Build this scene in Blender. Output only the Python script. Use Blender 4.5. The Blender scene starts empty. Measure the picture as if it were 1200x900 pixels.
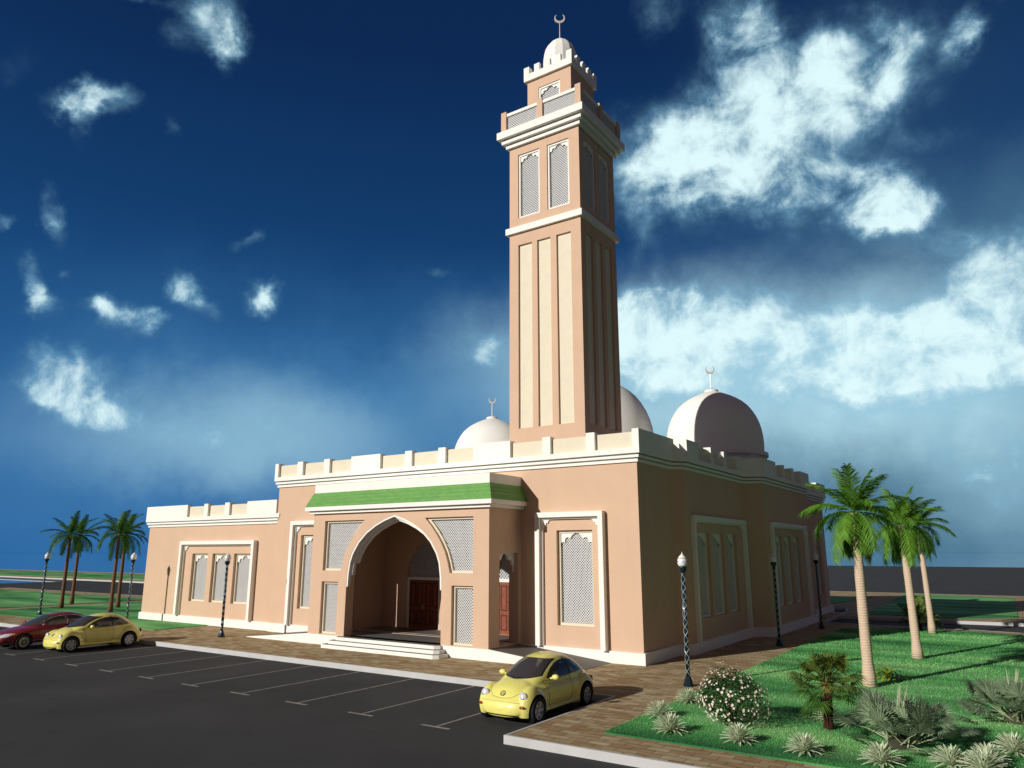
import bpy, bmesh, math, random
from mathutils import Vector, Matrix
from mathutils.geometry import tessellate_polygon, delaunay_2d_cdt
from mathutils.bvhtree import BVHTree

S = bpy.context.scene
COL = S.collection
PI = math.pi
rnd = random.Random(7)

# ------------------------------------------------------------------ materials
def new_mat(name):
    m = bpy.data.materials.new(name); m.use_nodes = True
    nt = m.node_tree; b = nt.nodes['Principled BSDF']
    return m, nt, b

def setp(b, **k):
    names = {'rough': 'Roughness', 'metal': 'Metallic', 'spec': 'Specular IOR Level', 'coat': 'Coat Weight',
             'trans': 'Transmission Weight', 'ior': 'IOR', 'coat_rough': 'Coat Roughness'}
    for a, v in k.items():
        b.inputs[names[a]].default_value = v

def mat(name, col, rough=.7, var=.06, scale=3.0, bump=0.0, bscale=60, spec=.3, metal=0, coat=0, stain=None):
    """plain colour with soft noise variation and a fine bump"""
    m, nt, b = new_mat(name)
    setp(b, rough=rough, spec=spec, metal=metal, coat=coat)
    N, L = nt.nodes, nt.links
    tc = N.new('ShaderNodeTexCoord')
    nz = N.new('ShaderNodeTexNoise'); nz.inputs['Scale'].default_value = scale; nz.inputs['Detail'].default_value = 6
    L.new(tc.outputs['Object'], nz.inputs['Vector'])
    cr = N.new('ShaderNodeValToRGB')
    cr.color_ramp.elements[0].position = .3; cr.color_ramp.elements[1].position = .7
    cr.color_ramp.elements[0].color = [max(0, c*(1-var)) for c in col]+[1]
    cr.color_ramp.elements[1].color = [min(1, c*(1+var)) for c in col]+[1]
    L.new(nz.outputs['Fac'], cr.inputs['Fac'])
    out = cr.outputs['Color']
    if stain:
        # weathering streaks: noise stretched along z
        mp = N.new('ShaderNodeMapping'); mp.inputs['Scale'].default_value = (1.3, 1.3, .12)
        n2 = N.new('ShaderNodeTexNoise'); n2.inputs['Scale'].default_value = 1.6; n2.inputs['Detail'].default_value = 8
        L.new(tc.outputs['Object'], mp.inputs['Vector']); L.new(mp.outputs['Vector'], n2.inputs['Vector'])
        r2 = N.new('ShaderNodeMapRange'); r2.inputs[1].default_value = .52; r2.inputs[2].default_value = .85
        L.new(n2.outputs['Fac'], r2.inputs[0])
        mx = N.new('ShaderNodeMix'); mx.data_type = 'RGBA'
        ml = N.new('ShaderNodeMath'); ml.operation = 'MULTIPLY'; ml.inputs[1].default_value = stain
        L.new(r2.outputs[0], ml.inputs[0]); L.new(ml.outputs[0], mx.inputs['Factor'])
        L.new(out, mx.inputs['A']); mx.inputs['B'].default_value = [c*.6 for c in col]+[1]
        out = mx.outputs['Result']
    L.new(out, b.inputs['Base Color'])
    if bump:
        nb = N.new('ShaderNodeTexNoise'); nb.inputs['Scale'].default_value = bscale; nb.inputs['Detail'].default_value = 4
        L.new(tc.outputs['Object'], nb.inputs['Vector'])
        bp = N.new('ShaderNodeBump'); bp.inputs['Strength'].default_value = bump; bp.inputs['Distance'].default_value = .01
        L.new(nb.outputs['Fac'], bp.inputs['Height']); L.new(bp.outputs['Normal'], b.inputs['Normal'])
    return m

M = {}
M['peach'] = mat('peach_stucco', (.63, .440, .312), .9, .03, 1.2, .25, 90, .15, stain=.10)
M['white'] = mat('white_paint', (.84, .83, .78), .75, .02, 2, .1, 70, .2, stain=.06)
M['cream'] = mat('cream_paint', (.72, .66, .52), .85, .03, 3, .2, 80, .2)
M['screen'] = mat('screen_paint', (.74, .74, .73), .7, .03, 3)
M['granite'] = mat('grey_paving_stone', (.125, .118, .108), .6, .08, 9, .1, 50, .3)
M['roof'] = mat('grey_roof_felt', (.25, .24, .22), .95, .1, 1)
M['dark_metal'] = mat('dark_teal_metal', (.012, .03, .042), .35, .2, 20, 0, 60, .5, .4)
M['pale_metal'] = mat('pale_blue_metal', (.52, .62, .66), .35, .1, 20, 0, 60, .5, .3)
M['gold'] = mat('pale_gold', (.78, .74, .64), .35, .05, 10, 0, 60, .5, .3)
M['red_wood'] = mat('red_brown_wood', (.24, .055, .022), .45, .3, 6, .1, 30, .4)
M['dark_wood'] = mat('dark_wood', (.09, .022, .012), .5, .3, 6)
M['brass'] = mat('brass', (.55, .42, .2), .3, .05, 10, 0, 60, .5, .9)
M['kerb'] = mat('kerb_concrete', (.52, .52, .52), .85, .08, 1.5, .3, 40, .2)
M['line'] = mat('worn_road_paint', (.30, .28, .25), .8, .35, 9)
M['globe'] = mat('white_globe', (.80, .81, .82), .25, .03, 6, 0, 60, .5)
M['band_y'] = mat('yellow_band', (.55, .46, .10), .4, .05, 6)
M['band_b'] = mat('blue_band', (.05, .09, .30), .4, .05, 6)
M['rubber'] = mat('black_rubber', (.013, .013, .014), .8, .1, 8, .1)
M['black'] = mat('black_trim', (.010, .010, .011), .45, .1, 8)
M['chrome'] = mat('chrome', (.6, .6, .62), .2, .03, 8, 0, 60, .5, .9)
M['rim'] = mat('silver_alloy', (.42, .43, .45), .35, .05, 8, 0, 60, .5, .6)

def glass_mat(name, col, rough=.08, spec=.6):
    m, nt, b = new_mat(name); setp(b, rough=rough, spec=spec)
    N, L = nt.nodes, nt.links
    tc = N.new('ShaderNodeTexCoord'); nz = N.new('ShaderNodeTexNoise'); nz.inputs['Scale'].default_value = .9
    L.new(tc.outputs['Object'], nz.inputs['Vector'])
    cr = N.new('ShaderNodeValToRGB')
    cr.color_ramp.elements[0].color = [c*.8 for c in col]+[1]; cr.color_ramp.elements[1].color = [c*1.2 for c in col]+[1]
    L.new(nz.outputs['Fac'], cr.inputs['Fac']); L.new(cr.outputs['Color'], b.inputs['Base Color'])
    return m
M['pane'] = glass_mat('window_pane', (.31, .345, .40), .12, .6)
M['car_glass'] = glass_mat('tinted_car_glass', (.055, .048, .045), .10, .7)
M['lamp_lens'] = glass_mat('clear_lens', (.62, .62, .64), .1, .8)
M['lens_red'] = glass_mat('red_lens', (.25, .02, .015), .15, .6)
M['lens_orange'] = glass_mat('orange_lens', (.60, .22, .03), .15, .6)

def paint(name, col, flake=None):
    m, nt, b = new_mat(name); setp(b, rough=.42, spec=.45, coat=.7, coat_rough=.06)
    N, L = nt.nodes, nt.links
    tc = N.new('ShaderNodeTexCoord'); nz = N.new('ShaderNodeTexNoise'); nz.inputs['Scale'].default_value = 2.2; nz.inputs['Detail'].default_value = 5
    L.new(tc.outputs['Object'], nz.inputs['Vector'])
    cr = N.new('ShaderNodeValToRGB')
    cr.color_ramp.elements[0].color = [c*.93 for c in col]+[1]; cr.color_ramp.elements[1].color = [min(1, c*1.05) for c in col]+[1]
    L.new(nz.outputs['Fac'], cr.inputs['Fac']); L.new(cr.outputs['Color'], b.inputs['Base Color'])
    return m
M['yellow'] = paint('yellow_car_paint', (.82, .77, .20))
M['burgundy'] = paint('burgundy_car_paint', (.23, .018, .022))

def leaf_mat(name, col, var=.3, trans=.25, rough=.55):
    m, nt, b = new_mat(name); setp(b, rough=rough, spec=.25)
    N, L = nt.nodes, nt.links
    g = N.new('ShaderNodeNewGeometry')
    cr = N.new('ShaderNodeValToRGB')
    cr.color_ramp.elements[0].color = [c*(1-var) for c in col]+[1]; cr.color_ramp.elements[1].color = [c*(1+var) for c in col]+[1]
    L.new(g.outputs['Random Per Island'], cr.inputs['Fac']); L.new(cr.outputs['Color'], b.inputs['Base Color'])
    if trans:
        t = N.new('ShaderNodeBsdfTranslucent'); L.new(cr.outputs['Color'], t.inputs['Color'])
        mx = N.new('ShaderNodeMixShader'); mx.inputs[0].default_value = trans
        L.new(b.outputs[0], mx.inputs[1]); L.new(t.outputs[0], mx.inputs[2])
        L.new(mx.outputs[0], N['Material Output'].inputs['Surface'])
    return m
M['palm'] = leaf_mat('palm_leaf', (.15, .33, .035), .35, .35)
M['palm_dark'] = leaf_mat('dark_palm_leaf', (.065, .16, .022), .35, .3)
M['palm_dry'] = leaf_mat('dry_palm_leaf', (.24, .17, .05), .3)
M['fan'] = leaf_mat('fan_leaf', (.12, .17, .03), .4)
M['fan_grey'] = leaf_mat('grey_green_fan_leaf', (.22, .30, .18), .4, .25)
M['fan_stem'] = leaf_mat('pale_leaf_stem', (.34, .40, .24), .2, 0)
M['agave'] = leaf_mat('pale_agave_leaf', (.74, .80, .58), .16, .2)
M['agave_mid'] = leaf_mat('agave_leaf_stripe', (.26, .36, .20), .2, .1)
M['bush'] = leaf_mat('bush_leaf', (.030, .065, .016), .45, .2)
M['blossom'] = leaf_mat('cream_blossom', (.86, .76, .64), .14, .2)
M['croton'] = leaf_mat('yellow_green_leaf', (.22, .28, .02), .4)
M['soil'] = mat('dark_soil', (.05, .05, .03), .95, .3, 6)

def bark(name, col, ring=9.0, var=.35):
    m, nt, b = new_mat(name); setp(b, rough=.9, spec=.15)
    N, L = nt.nodes, nt.links
    tc = N.new('ShaderNodeTexCoord')
    wv = N.new('ShaderNodeTexWave'); wv.bands_direction = 'Z'; wv.inputs['Scale'].default_value = ring
    wv.inputs['Distortion'].default_value = 3; wv.inputs['Detail'].default_value = 3; wv.inputs['Detail Scale'].default_value = 3
    L.new(tc.outputs['Object'], wv.inputs['Vector'])
    cr = N.new('ShaderNodeValToRGB')
    cr.color_ramp.elements[0].color = [c*(1-var) for c in col]+[1]; cr.color_ramp.elements[1].color = [c*(1+var*.4) for c in col]+[1]
    L.new(wv.outputs['Fac'], cr.inputs['Fac']); L.new(cr.outputs['Color'], b.inputs['Base Color'])
    bp = N.new('ShaderNodeBump'); bp.inputs['Strength'].default_value = .5; bp.inputs['Distance'].default_value = .02
    L.new(wv.outputs['Fac'], bp.inputs['Height']); L.new(bp.outputs['Normal'], b.inputs['Normal'])
    return m
M['trunk_pale'] = bark('pale_palm_bark', (.62, .47, .35), 4, .09)
M['trunk_brown'] = bark('brown_palm_bark', (.21, .11, .065), 5)
M['trunk_dark'] = bark('dark_red_bark', (.07, .025, .02), 9, .5)

def ground_mat(name, build):
    m, nt, b = new_mat(name); setp(b, rough=.95, spec=.12)
    build(nt, b, nt.nodes, nt.links); return m

def asphalt(nt, b, N, L):
    g = N.new('ShaderNodeNewGeometry')
    n1 = N.new('ShaderNodeTexNoise'); n1.inputs['Scale'].default_value = .35; n1.inputs['Detail'].default_value = 8
    n2 = N.new('ShaderNodeTexNoise'); n2.inputs['Scale'].default_value = 45; n2.inputs['Detail'].default_value = 3
    for n in (n1, n2): L.new(g.outputs['Position'], n.inputs['Vector'])
    c1 = N.new('ShaderNodeValToRGB'); c1.color_ramp.elements[0].position = .3; c1.color_ramp.elements[1].position = .75
    c1.color_ramp.elements[0].color = (.048, .0495, .051, 1); c1.color_ramp.elements[1].color = (.067, .0685, .070, 1)
    L.new(n1.outputs['Fac'], c1.inputs['Fac'])
    mx = N.new('ShaderNodeMix'); mx.data_type = 'RGBA'; mx.blend_type = 'MULTIPLY'; mx.inputs['Factor'].default_value = .5
    c2 = N.new('ShaderNodeValToRGB'); c2.color_ramp.elements[0].position = .3; c2.color_ramp.elements[1].position = .7
    c2.color_ramp.elements[0].color = (.55, .55, .55, 1); c2.color_ramp.elements[1].color = (1.3, 1.3, 1.3, 1)
    L.new(n2.outputs['Fac'], c2.inputs['Fac'])
    L.new(c1.outputs['Color'], mx.inputs['A']); L.new(c2.outputs['Color'], mx.inputs['B'])
    n3 = N.new('ShaderNodeTexNoise'); n3.inputs['Scale'].default_value = .9; n3.inputs['Detail'].default_value = 9; n3.inputs['Roughness'].default_value = .7
    L.new(g.outputs['Position'], n3.inputs['Vector'])
    r3 = N.new('ShaderNodeMapRange'); r3.inputs[1].default_value = .56; r3.inputs[2].default_value = .72; r3.inputs[4].default_value = .40
    L.new(n3.outputs['Fac'], r3.inputs[0])
    m3 = N.new('ShaderNodeMix'); m3.data_type = 'RGBA'; L.new(r3.outputs[0], m3.inputs['Factor'])
    L.new(mx.outputs['Result'], m3.inputs['A']); m3.inputs['B'].default_value = (.030, .030, .031, 1)
    L.new(m3.outputs['Result'], b.inputs['Base Color'])
    bp = N.new('ShaderNodeBump'); bp.inputs['Strength'].default_value = .25; bp.inputs['Distance'].default_value = .006
    L.new(n2.outputs['Fac'], bp.inputs['Height']); L.new(bp.outputs['Normal'], b.inputs['Normal'])
M['asphalt'] = ground_mat('asphalt', asphalt)

def pavers(nt, b, N, L):
    g = N.new('ShaderNodeNewGeometry')
    br = N.new('ShaderNodeTexBrick'); br.inputs['Scale'].default_value = 1
    br.inputs['Brick Width'].default_value = .50; br.inputs['Row Height'].default_value = .25
    br.inputs['Mortar Size'].default_value = .010; br.inputs['Mortar Smooth'].default_value = .3; br.inputs['Bias'].default_value = 0
    br.inputs['Color1'].default_value = (.33, .225, .115, 1); br.inputs['Color2'].default_value = (.50, .43, .285, 1)
    br.inputs['Mortar'].default_value = (.13, .10, .065, 1)
    L.new(g.outputs['Position'], br.inputs['Vector'])
    n1 = N.new('ShaderNodeTexNoise'); n1.inputs['Scale'].default_value = 3.2; n1.inputs['Detail'].default_value = 6
    mp = N.new('ShaderNodeMapping'); mp.inputs['Scale'].default_value = (.7, 1.6, 1)
    L.new(g.outputs['Position'], mp.inputs['Vector']); L.new(mp.outputs['Vector'], n1.inputs['Vector'])
    c1 = N.new('ShaderNodeValToRGB'); c1.color_ramp.elements[0].position = .3; c1.color_ramp.elements[1].position = .72
    c1.color_ramp.elements[0].color = (.72, .66, .56, 1); c1.color_ramp.elements[1].color = (1.15, 1.15, 1.15, 1)
    L.new(n1.outputs['Fac'], c1.inputs['Fac'])
    mx = N.new('ShaderNodeMix'); mx.data_type = 'RGBA'; mx.blend_type = 'MULTIPLY'; mx.inputs['Factor'].default_value = 1
    L.new(br.outputs['Color'], mx.inputs['A']); L.new(c1.outputs['Color'], mx.inputs['B'])
    L.new(mx.outputs['Result'], b.inputs['Base Color'])
    bp = N.new('ShaderNodeBump'); bp.inputs['Strength'].default_value = .4; bp.inputs['Distance'].default_value = .01; bp.invert = True
    L.new(br.outputs['Fac'], bp.inputs['Height']); L.new(bp.outputs['Normal'], b.inputs['Normal'])
M['pavers'] = ground_mat('brown_pavers', pavers)

def dirt(nt, b, N, L):
    g = N.new('ShaderNodeNewGeometry')
    n1 = N.new('ShaderNodeTexNoise'); n1.inputs['Scale'].default_value = 1.5; n1.inputs['Detail'].default_value = 8
    L.new(g.outputs['Position'], n1.inputs['Vector'])
    c1 = N.new('ShaderNodeValToRGB'); c1.color_ramp.elements[0].color = (.20, .125, .06, 1); c1.color_ramp.elements[1].color = (.34, .23, .13, 1)
    L.new(n1.outputs['Fac'], c1.inputs['Fac']); L.new(c1.outputs['Color'], b.inputs['Base Color'])
M['dirt'] = ground_mat('brown_path', dirt)

def lawn(nt, b, N, L):
    g = N.new('ShaderNodeNewGeometry')
    mp = N.new('ShaderNodeMapping'); mp.inputs['Scale'].default_value = (.10, .42, 1); mp.inputs['Rotation'].default_value = (0, 0, .5)
    L.new(g.outputs['Position'], mp.inputs['Vector'])
    n1 = N.new('ShaderNodeTexNoise'); n1.inputs['Scale'].default_value = 1.0; n1.inputs['Detail'].default_value = 5; n1.inputs['Distortion'].default_value = .4
    L.new(mp.outputs['Vector'], n1.inputs['Vector'])
    c1 = N.new('ShaderNodeValToRGB')
    e = c1.color_ramp.elements
    e[0].position = .34; e[0].color = (.038, .165, .060, 1)
    e[1].position = .66; e[1].color = (.28, .56, .21, 1)
    x = e.new(.45); x.color = (.085, .30, .090, 1)
    x = e.new(.54); x.color = (.145, .42, .14, 1)
    L.new(n1.outputs['Fac'], c1.inputs['Fac'])
    n2 = N.new('ShaderNodeTexNoise'); n2.inputs['Scale'].default_value = 28; n2.inputs['Detail'].default_value = 5
    L.new(g.outputs['Position'], n2.inputs['Vector'])
    c2 = N.new('ShaderNodeValToRGB'); c2.color_ramp.elements[0].position = .25; c2.color_ramp.elements[1].position = .75
    c2.color_ramp.elements[0].color = (.66, .70, .66, 1); c2.color_ramp.elements[1].color = (1.25, 1.2, 1.25, 1)
    L.new(n2.outputs['Fac'], c2.inputs['Fac'])
    mx = N.new('ShaderNodeMix'); mx.data_type = 'RGBA'; mx.blend_type = 'MULTIPLY'; mx.inputs['Factor'].default_value = 1
    L.new(c1.outputs['Color'], mx.inputs['A']); L.new(c2.outputs['Color'], mx.inputs['B'])
    # a few dry, brownish patches
    n3 = N.new('ShaderNodeTexNoise'); n3.inputs['Scale'].default_value = .45; n3.inputs['Detail'].default_value = 7
    mp3 = N.new('ShaderNodeMapping'); mp3.inputs['Scale'].default_value = (.5, 1.3, 1); mp3.inputs['Location'].default_value = (3.1, 8.7, 0)
    L.new(g.outputs['Position'], mp3.inputs['Vector']); L.new(mp3.outputs['Vector'], n3.inputs['Vector'])
    r3 = N.new('ShaderNodeMapRange'); r3.inputs[1].default_value = .60; r3.inputs[2].default_value = .74; r3.inputs[4].default_value = .6
    L.new(n3.outputs['Fac'], r3.inputs[0])
    m2 = N.new('ShaderNodeMix'); m2.data_type = 'RGBA'
    L.new(r3.outputs[0], m2.inputs['Factor']); L.new(mx.outputs['Result'], m2.inputs['A']); m2.inputs['B'].default_value = (.26, .29, .15, 1)
    L.new(m2.outputs['Result'], b.inputs['Base Color'])
    bp = N.new('ShaderNodeBump'); bp.inputs['Strength'].default_value = .5; bp.inputs['Distance'].default_value = .02
    L.new(n2.outputs['Fac'], bp.inputs['Height']); L.new(bp.outputs['Normal'], b.inputs['Normal'])
M['lawn'] = ground_mat('lawn', lawn)
def blade(nt, b, N, L):
    lawn(nt, b, N, L)
    src = b.inputs['Base Color'].links[0].from_socket
    for l in list(b.inputs['Normal'].links): nt.links.remove(l)
    g = N.new('ShaderNodeNewGeometry'); mr = N.new('ShaderNodeMapRange'); mr.inputs[3].default_value = .95; mr.inputs[4].default_value = 1.60
    L.new(g.outputs['Random Per Island'], mr.inputs[0])
    mx = N.new('ShaderNodeMix'); mx.data_type = 'RGBA'; mx.blend_type = 'MULTIPLY'; mx.inputs['Factor'].default_value = 1
    L.new(src, mx.inputs['A']); L.new(mr.outputs[0], mx.inputs['B']); L.new(mx.outputs['Result'], b.inputs['Base Color'])
    t = N.new('ShaderNodeBsdfTranslucent'); L.new(mx.outputs['Result'], t.inputs['Color'])
    ms = N.new('ShaderNodeMixShader'); ms.inputs[0].default_value = .3
    L.new(b.outputs[0], ms.inputs[1]); L.new(t.outputs[0], ms.inputs[2]); L.new(ms.outputs[0], N['Material Output'].inputs['Surface'])
M['blade'] = ground_mat('grass_blades', blade)

def water(nt, b, N, L):
    setp(b, rough=.02, spec=.5); b.inputs['Base Color'].default_value = (.020, .125, .34, 1)
    g = N.new('ShaderNodeNewGeometry')
    n1 = N.new('ShaderNodeTexNoise'); n1.inputs['Scale'].default_value = .25; n1.inputs['Detail'].default_value = 4
    L.new(g.outputs['Position'], n1.inputs['Vector'])
    bp = N.new('ShaderNodeBump'); bp.inputs['Strength'].default_value = .01; bp.inputs['Distance'].default_value = .1
    L.new(n1.outputs['Fac'], bp.inputs['Height']); L.new(bp.outputs['Normal'], b.inputs['Normal'])
M['water'] = ground_mat('sea_water', water)

def tiles(nt, b, N, L):
    setp(b, rough=.6, spec=.3)
    tc = N.new('ShaderNodeTexCoord')
    br = N.new('ShaderNodeTexBrick'); br.inputs['Scale'].default_value = 1
    br.inputs['Brick Width'].default_value = .22; br.inputs['Row Height'].default_value = .085; br.inputs['Mortar Size'].default_value = .006
    br.inputs['Color1'].default_value = (.125, .32, .075, 1); br.inputs['Color2'].default_value = (.165, .38, .095, 1); br.inputs['Mortar'].default_value = (.08, .22, .05, 1)
    mp = N.new('ShaderNodeMapping'); mp.inputs['Rotation'].default_value = (PI/2, 0, 0)
    L.new(tc.outputs['Object'], mp.inputs['Vector']); L.new(mp.outputs['Vector'], br.inputs['Vector'])
    L.new(br.outputs['Color'], b.inputs['Base Color'])
M['tiles'] = ground_mat('green_roof_tiles', tiles)

# ------------------------------------------------------------------ mesh helpers
class MB:
    def __init__(s): s.v = []; s.f = []; s.m = []; s.smooth = False
    def add(s, vs, fs, mi=0):
        o = len(s.v); s.v += [tuple(v) for v in vs]
        for f in fs: s.f.append([i+o for i in f]); s.m.append(mi)
    def box(s, x0, x1, y0, y1, z0, z1, mi=0):
        s.add([(x0,y0,z0),(x1,y0,z0),(x1,y1,z0),(x0,y1,z0),(x0,y0,z1),(x1,y0,z1),(x1,y1,z1),(x0,y1,z1)],
              [(0,3,2,1),(4,5,6,7),(0,1,5,4),(1,2,6,5),(2,3,7,6),(3,0,4,7)], mi)
    def tube(s, p0, p1, r0, r1=None, n=8, mi=0, cap=True):
        r1 = r0 if r1 is None else r1
        p0, p1 = Vector(p0), Vector(p1); d = (p1-p0).normalized()
        a = d.orthogonal().normalized(); b = d.cross(a)
        vs = [p + (a*math.cos(2*PI*i/n)+b*math.sin(2*PI*i/n))*r for p, r in ((p0,r0),(p1,r1)) for i in range(n)]
        fs = [(i,(i+1)%n,n+(i+1)%n,n+i) for i in range(n)]
        if cap: fs += [tuple(range(n))[::-1], tuple(range(n,2*n))]
        s.add(vs, fs, mi)
    def path(s, pts, r, n=6, mi=0):
        pts = [Vector(p) for p in pts]; rr = r if isinstance(r, (list, tuple)) else [r]*len(pts)
        vs = []; a = None
        for k, p in enumerate(pts):
            d = (pts[min(k+1, len(pts)-1)]-pts[max(k-1, 0)]).normalized()
            a = d.orthogonal().normalized() if a is None else (a-d*a.dot(d)).normalized()
            b = d.cross(a)
            vs += [p+(a*math.cos(2*PI*i/n)+b*math.sin(2*PI*i/n))*rr[k] for i in range(n)]
        fs = [(k*n+i, k*n+(i+1)%n, (k+1)*n+(i+1)%n, (k+1)*n+i) for k in range(len(pts)-1) for i in range(n)]
        fs += [tuple(range(n))[::-1], tuple(range((len(pts)-1)*n, len(pts)*n))]
        s.add(vs, fs, mi)
    def lathe(s, prof, c=(0,0,0), n=24, mi=0, sx=1, sy=1, ph=0):
        vs = []
        for r, z in prof:
            for i in range(n):
                t = 2*PI*i/n+ph; vs.append((c[0]+r*sx*math.cos(t), c[1]+r*sy*math.sin(t), c[2]+z))
        fs = [(k*n+i, k*n+(i+1)%n, (k+1)*n+(i+1)%n, (k+1)*n+i) for k in range(len(prof)-1) for i in range(n)]
        fs += [tuple(range(n))[::-1], tuple(range((len(prof)-1)*n, len(prof)*n))]
        s.add(vs, fs, mi)
    def ellipsoid(s, c, r, n=20, k=12, mi=0):
        prof = [(max(1e-4, math.sin(PI*j/k)), -math.cos(PI*j/k)) for j in range(k+1)]
        vs = []
        for a, z in prof:
            for i in range(n):
                t = 2*PI*i/n; vs.append((c[0]+r[0]*a*math.cos(t), c[1]+r[1]*a*math.sin(t), c[2]+r[2]*z))
        fs = [(j*n+i, j*n+(i+1)%n, (j+1)*n+(i+1)%n, (j+1)*n+i) for j in range(k) for i in range(n)]
        s.add(vs, fs, mi)
    def prism(s, poly, d0, d1, fr, holes=(), mi=0):
        """polygon in (u, z) of frame fr extruded from depth d0 to d1 (d grows outwards)"""
        loops = [list(poly)]+[list(h) for h in holes]
        flat = [p for l in loops for p in l]
        tris = tessellate_polygon([[Vector((p[0], p[1], 0)) for p in l] for l in loops])
        n = len(flat)
        vs = [fr(p[0], d1, p[1]) for p in flat]+[fr(p[0], d0, p[1]) for p in flat]
        fs = []
        for t in tris:
            a, b, c = (flat[i] for i in t)
            ar = (b[0]-a[0])*(c[1]-a[1])-(c[0]-a[0])*(b[1]-a[1])
            if abs(ar) < 1e-10: continue
            t = tuple(t) if ar > 0 else tuple(t)[::-1]
            fs.append(t); fs.append(tuple(i+n for i in t[::-1]))
        o = 0
        for li, l in enumerate(loops):
            k = len(l)
            area = sum(l[i][0]*l[(i+1)%k][1]-l[(i+1)%k][0]*l[i][1] for i in range(k))
            ccw = (area > 0) == (li == 0)
            for i in range(k):
                a, b = o+i, o+(i+1)%k
                fs.append((a+n, b+n, b, a) if ccw else (a, b, b+n, a+n))
            o += k
        s.add(vs, fs, mi)
    def build(s, name, mats, parent=None, smooth=False, off=(0,0,0)):
        me = bpy.data.meshes.new(name)
        me.from_pydata([(v[0]-off[0], v[1]-off[1], v[2]-off[2]) for v in s.v], [], s.f)
        for m in (mats if isinstance(mats, (list, tuple)) else [mats]): me.materials.append(m)
        if any(s.m): me.polygons.foreach_set('material_index', s.m)
        if smooth: me.polygons.foreach_set('use_smooth', [True]*len(me.polygons))
        me.update()
        o = bpy.data.objects.new(name, me); COL.objects.link(o)
        if parent is not None: o.parent = parent
        return o

def auto_smooth(o, deg=35):
    me = o.data; bm = bmesh.new(); bm.from_mesh(me)
    for f in bm.faces: f.smooth = True
    for e in bm.edges: e.smooth = not (len(e.link_faces) == 2 and e.calc_face_angle(0) > math.radians(deg))
    bm.to_mesh(me); bm.free()

class Frame:
    """facade frame: origin o, u along the wall, d outwards, z up"""
    def __init__(s, o, u):
        s.o = Vector((o[0], o[1], 0)); s.u = Vector((u[0], u[1], 0)).normalized(); s.n = s.u.cross(Vector((0,0,1)))
    def __call__(s, u, d, z):
        p = s.o+s.u*u+s.n*d; return (p.x, p.y, z)

class Plan:
    """horizontal frame: polygon in (x, y) extruded along z (depth = z)"""
    def __call__(s, u, d, z): return (u, z, d)
PLAN = Plan()

def offset(poly, d):
    """offset a closed CCW polygon outwards by d (mitred)"""
    n = len(poly); A = sum(poly[i][0]*poly[(i+1)%n][1]-poly[(i+1)%n][0]*poly[i][1] for i in range(n))
    sg = 1 if A > 0 else -1
    out = []
    for i in range(n):
        p0, p1, p2 = Vector(poly[i-1]).to_2d(), Vector(poly[i]).to_2d(), Vector(poly[(i+1)%n]).to_2d()
        a = (p1-p0).normalized(); b = (p2-p1).normalized()
        na = Vector((a.y, -a.x))*sg; nb = Vector((b.y, -b.x))*sg
        m = na+nb; k = max(.25, 1+na.dot(nb))
        q = p1+m*(d/k); out.append((q.x, q.y))
    return out

def rect(u0, u1, z0, z1): return [(u0,z0),(u1,z0),(u1,z1),(u0,z1)]

def thing(name, label, cat, loc=(0,0,0), rz=0, group=None):
    o = bpy.data.objects.new(name, None); COL.objects.link(o); o.empty_display_size = .3
    o.location = loc; o.rotation_euler = (0,0,rz); o['label'] = label; o['category'] = cat
    if group: o['group'] = group
    return o
def tag(o, label, cat, group=None):
    o['label'] = label; o['category'] = cat
    if group: o['group'] = group
    return o
def structure(o): o['kind'] = 'structure'; return o
def dup(root, loc, rz=0, label=None, sc=1):
    r = root.copy(); COL.objects.link(r); r.location = loc; r.rotation_euler = (0,0,rz); r.scale = (sc,sc,sc)
    if label: r['label'] = label
    for ch in list(root.children):
        c = ch.copy(); COL.objects.link(c); c.parent = r
        for g in list(ch.children):
            d = g.copy(); COL.objects.link(d); d.parent = c
    return r

# ------------------------------------------------------------------ ground
RZ = -.18                                   # road level; pavement top is 0
m = MB(); m.add([(-9000,-3000,-.30),(9000,-3000,-.30),(9000,12000,-.30),(-9000,12000,-.30)], [(0,1,2,3)])
structure(m.build('sea', M['water']))
m = MB()
m.prism([(-114.5,-60),(160,-60),(160,246),(-60,246),(-60,80),(-300,80),(-300,56.2),(-114.5,56.2)], -1.6, RZ, PLAN)
structure(m.build('road', M['asphalt']))

def island(name, poly, kerb_w=.07):
    inner = offset(poly, -kerb_w)
    m = MB(); m.prism(inner, RZ-.05, 0, PLAN); structure(m.build(name, M['pavers']))
    m = MB(); m.prism(poly, RZ-.04, .006, PLAN, [inner]); structure(m.build('kerb', M['kerb']))
def arc(cx, cy, r, a0, a1, n=12): return [(cx+r*math.cos(math.radians(a0+(a1-a0)*i/n)), cy+r*math.sin(math.radians(a0+(a1-a0)*i/n))) for i in range(n+1)]

main_isl = [(-96,20),(-10.1,20),(-10.1,14.55),(14,14.55),(14,34)]+arc(-3.8,36.4,10.6,8,80)+[(-4.6,47.1),(-8,47.0),(-10.3,47.3),(-10.3,55),(-33,58),(-52,58),(-52,39.4),(-96,39.4)]
island('pavement', main_isl)
east_isl = [(-10.3,52.3),(-6,52.2),(16,54.5),(16,84),(-34,84),(-34,60),(-11.2,60),(-10.6,57)]
island('pavement', east_isl)
west_isl = [(-290,57.2),(-62,57.2),(-62,79),(-290,79)]
island('pavement', west_isl, .5)

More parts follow.
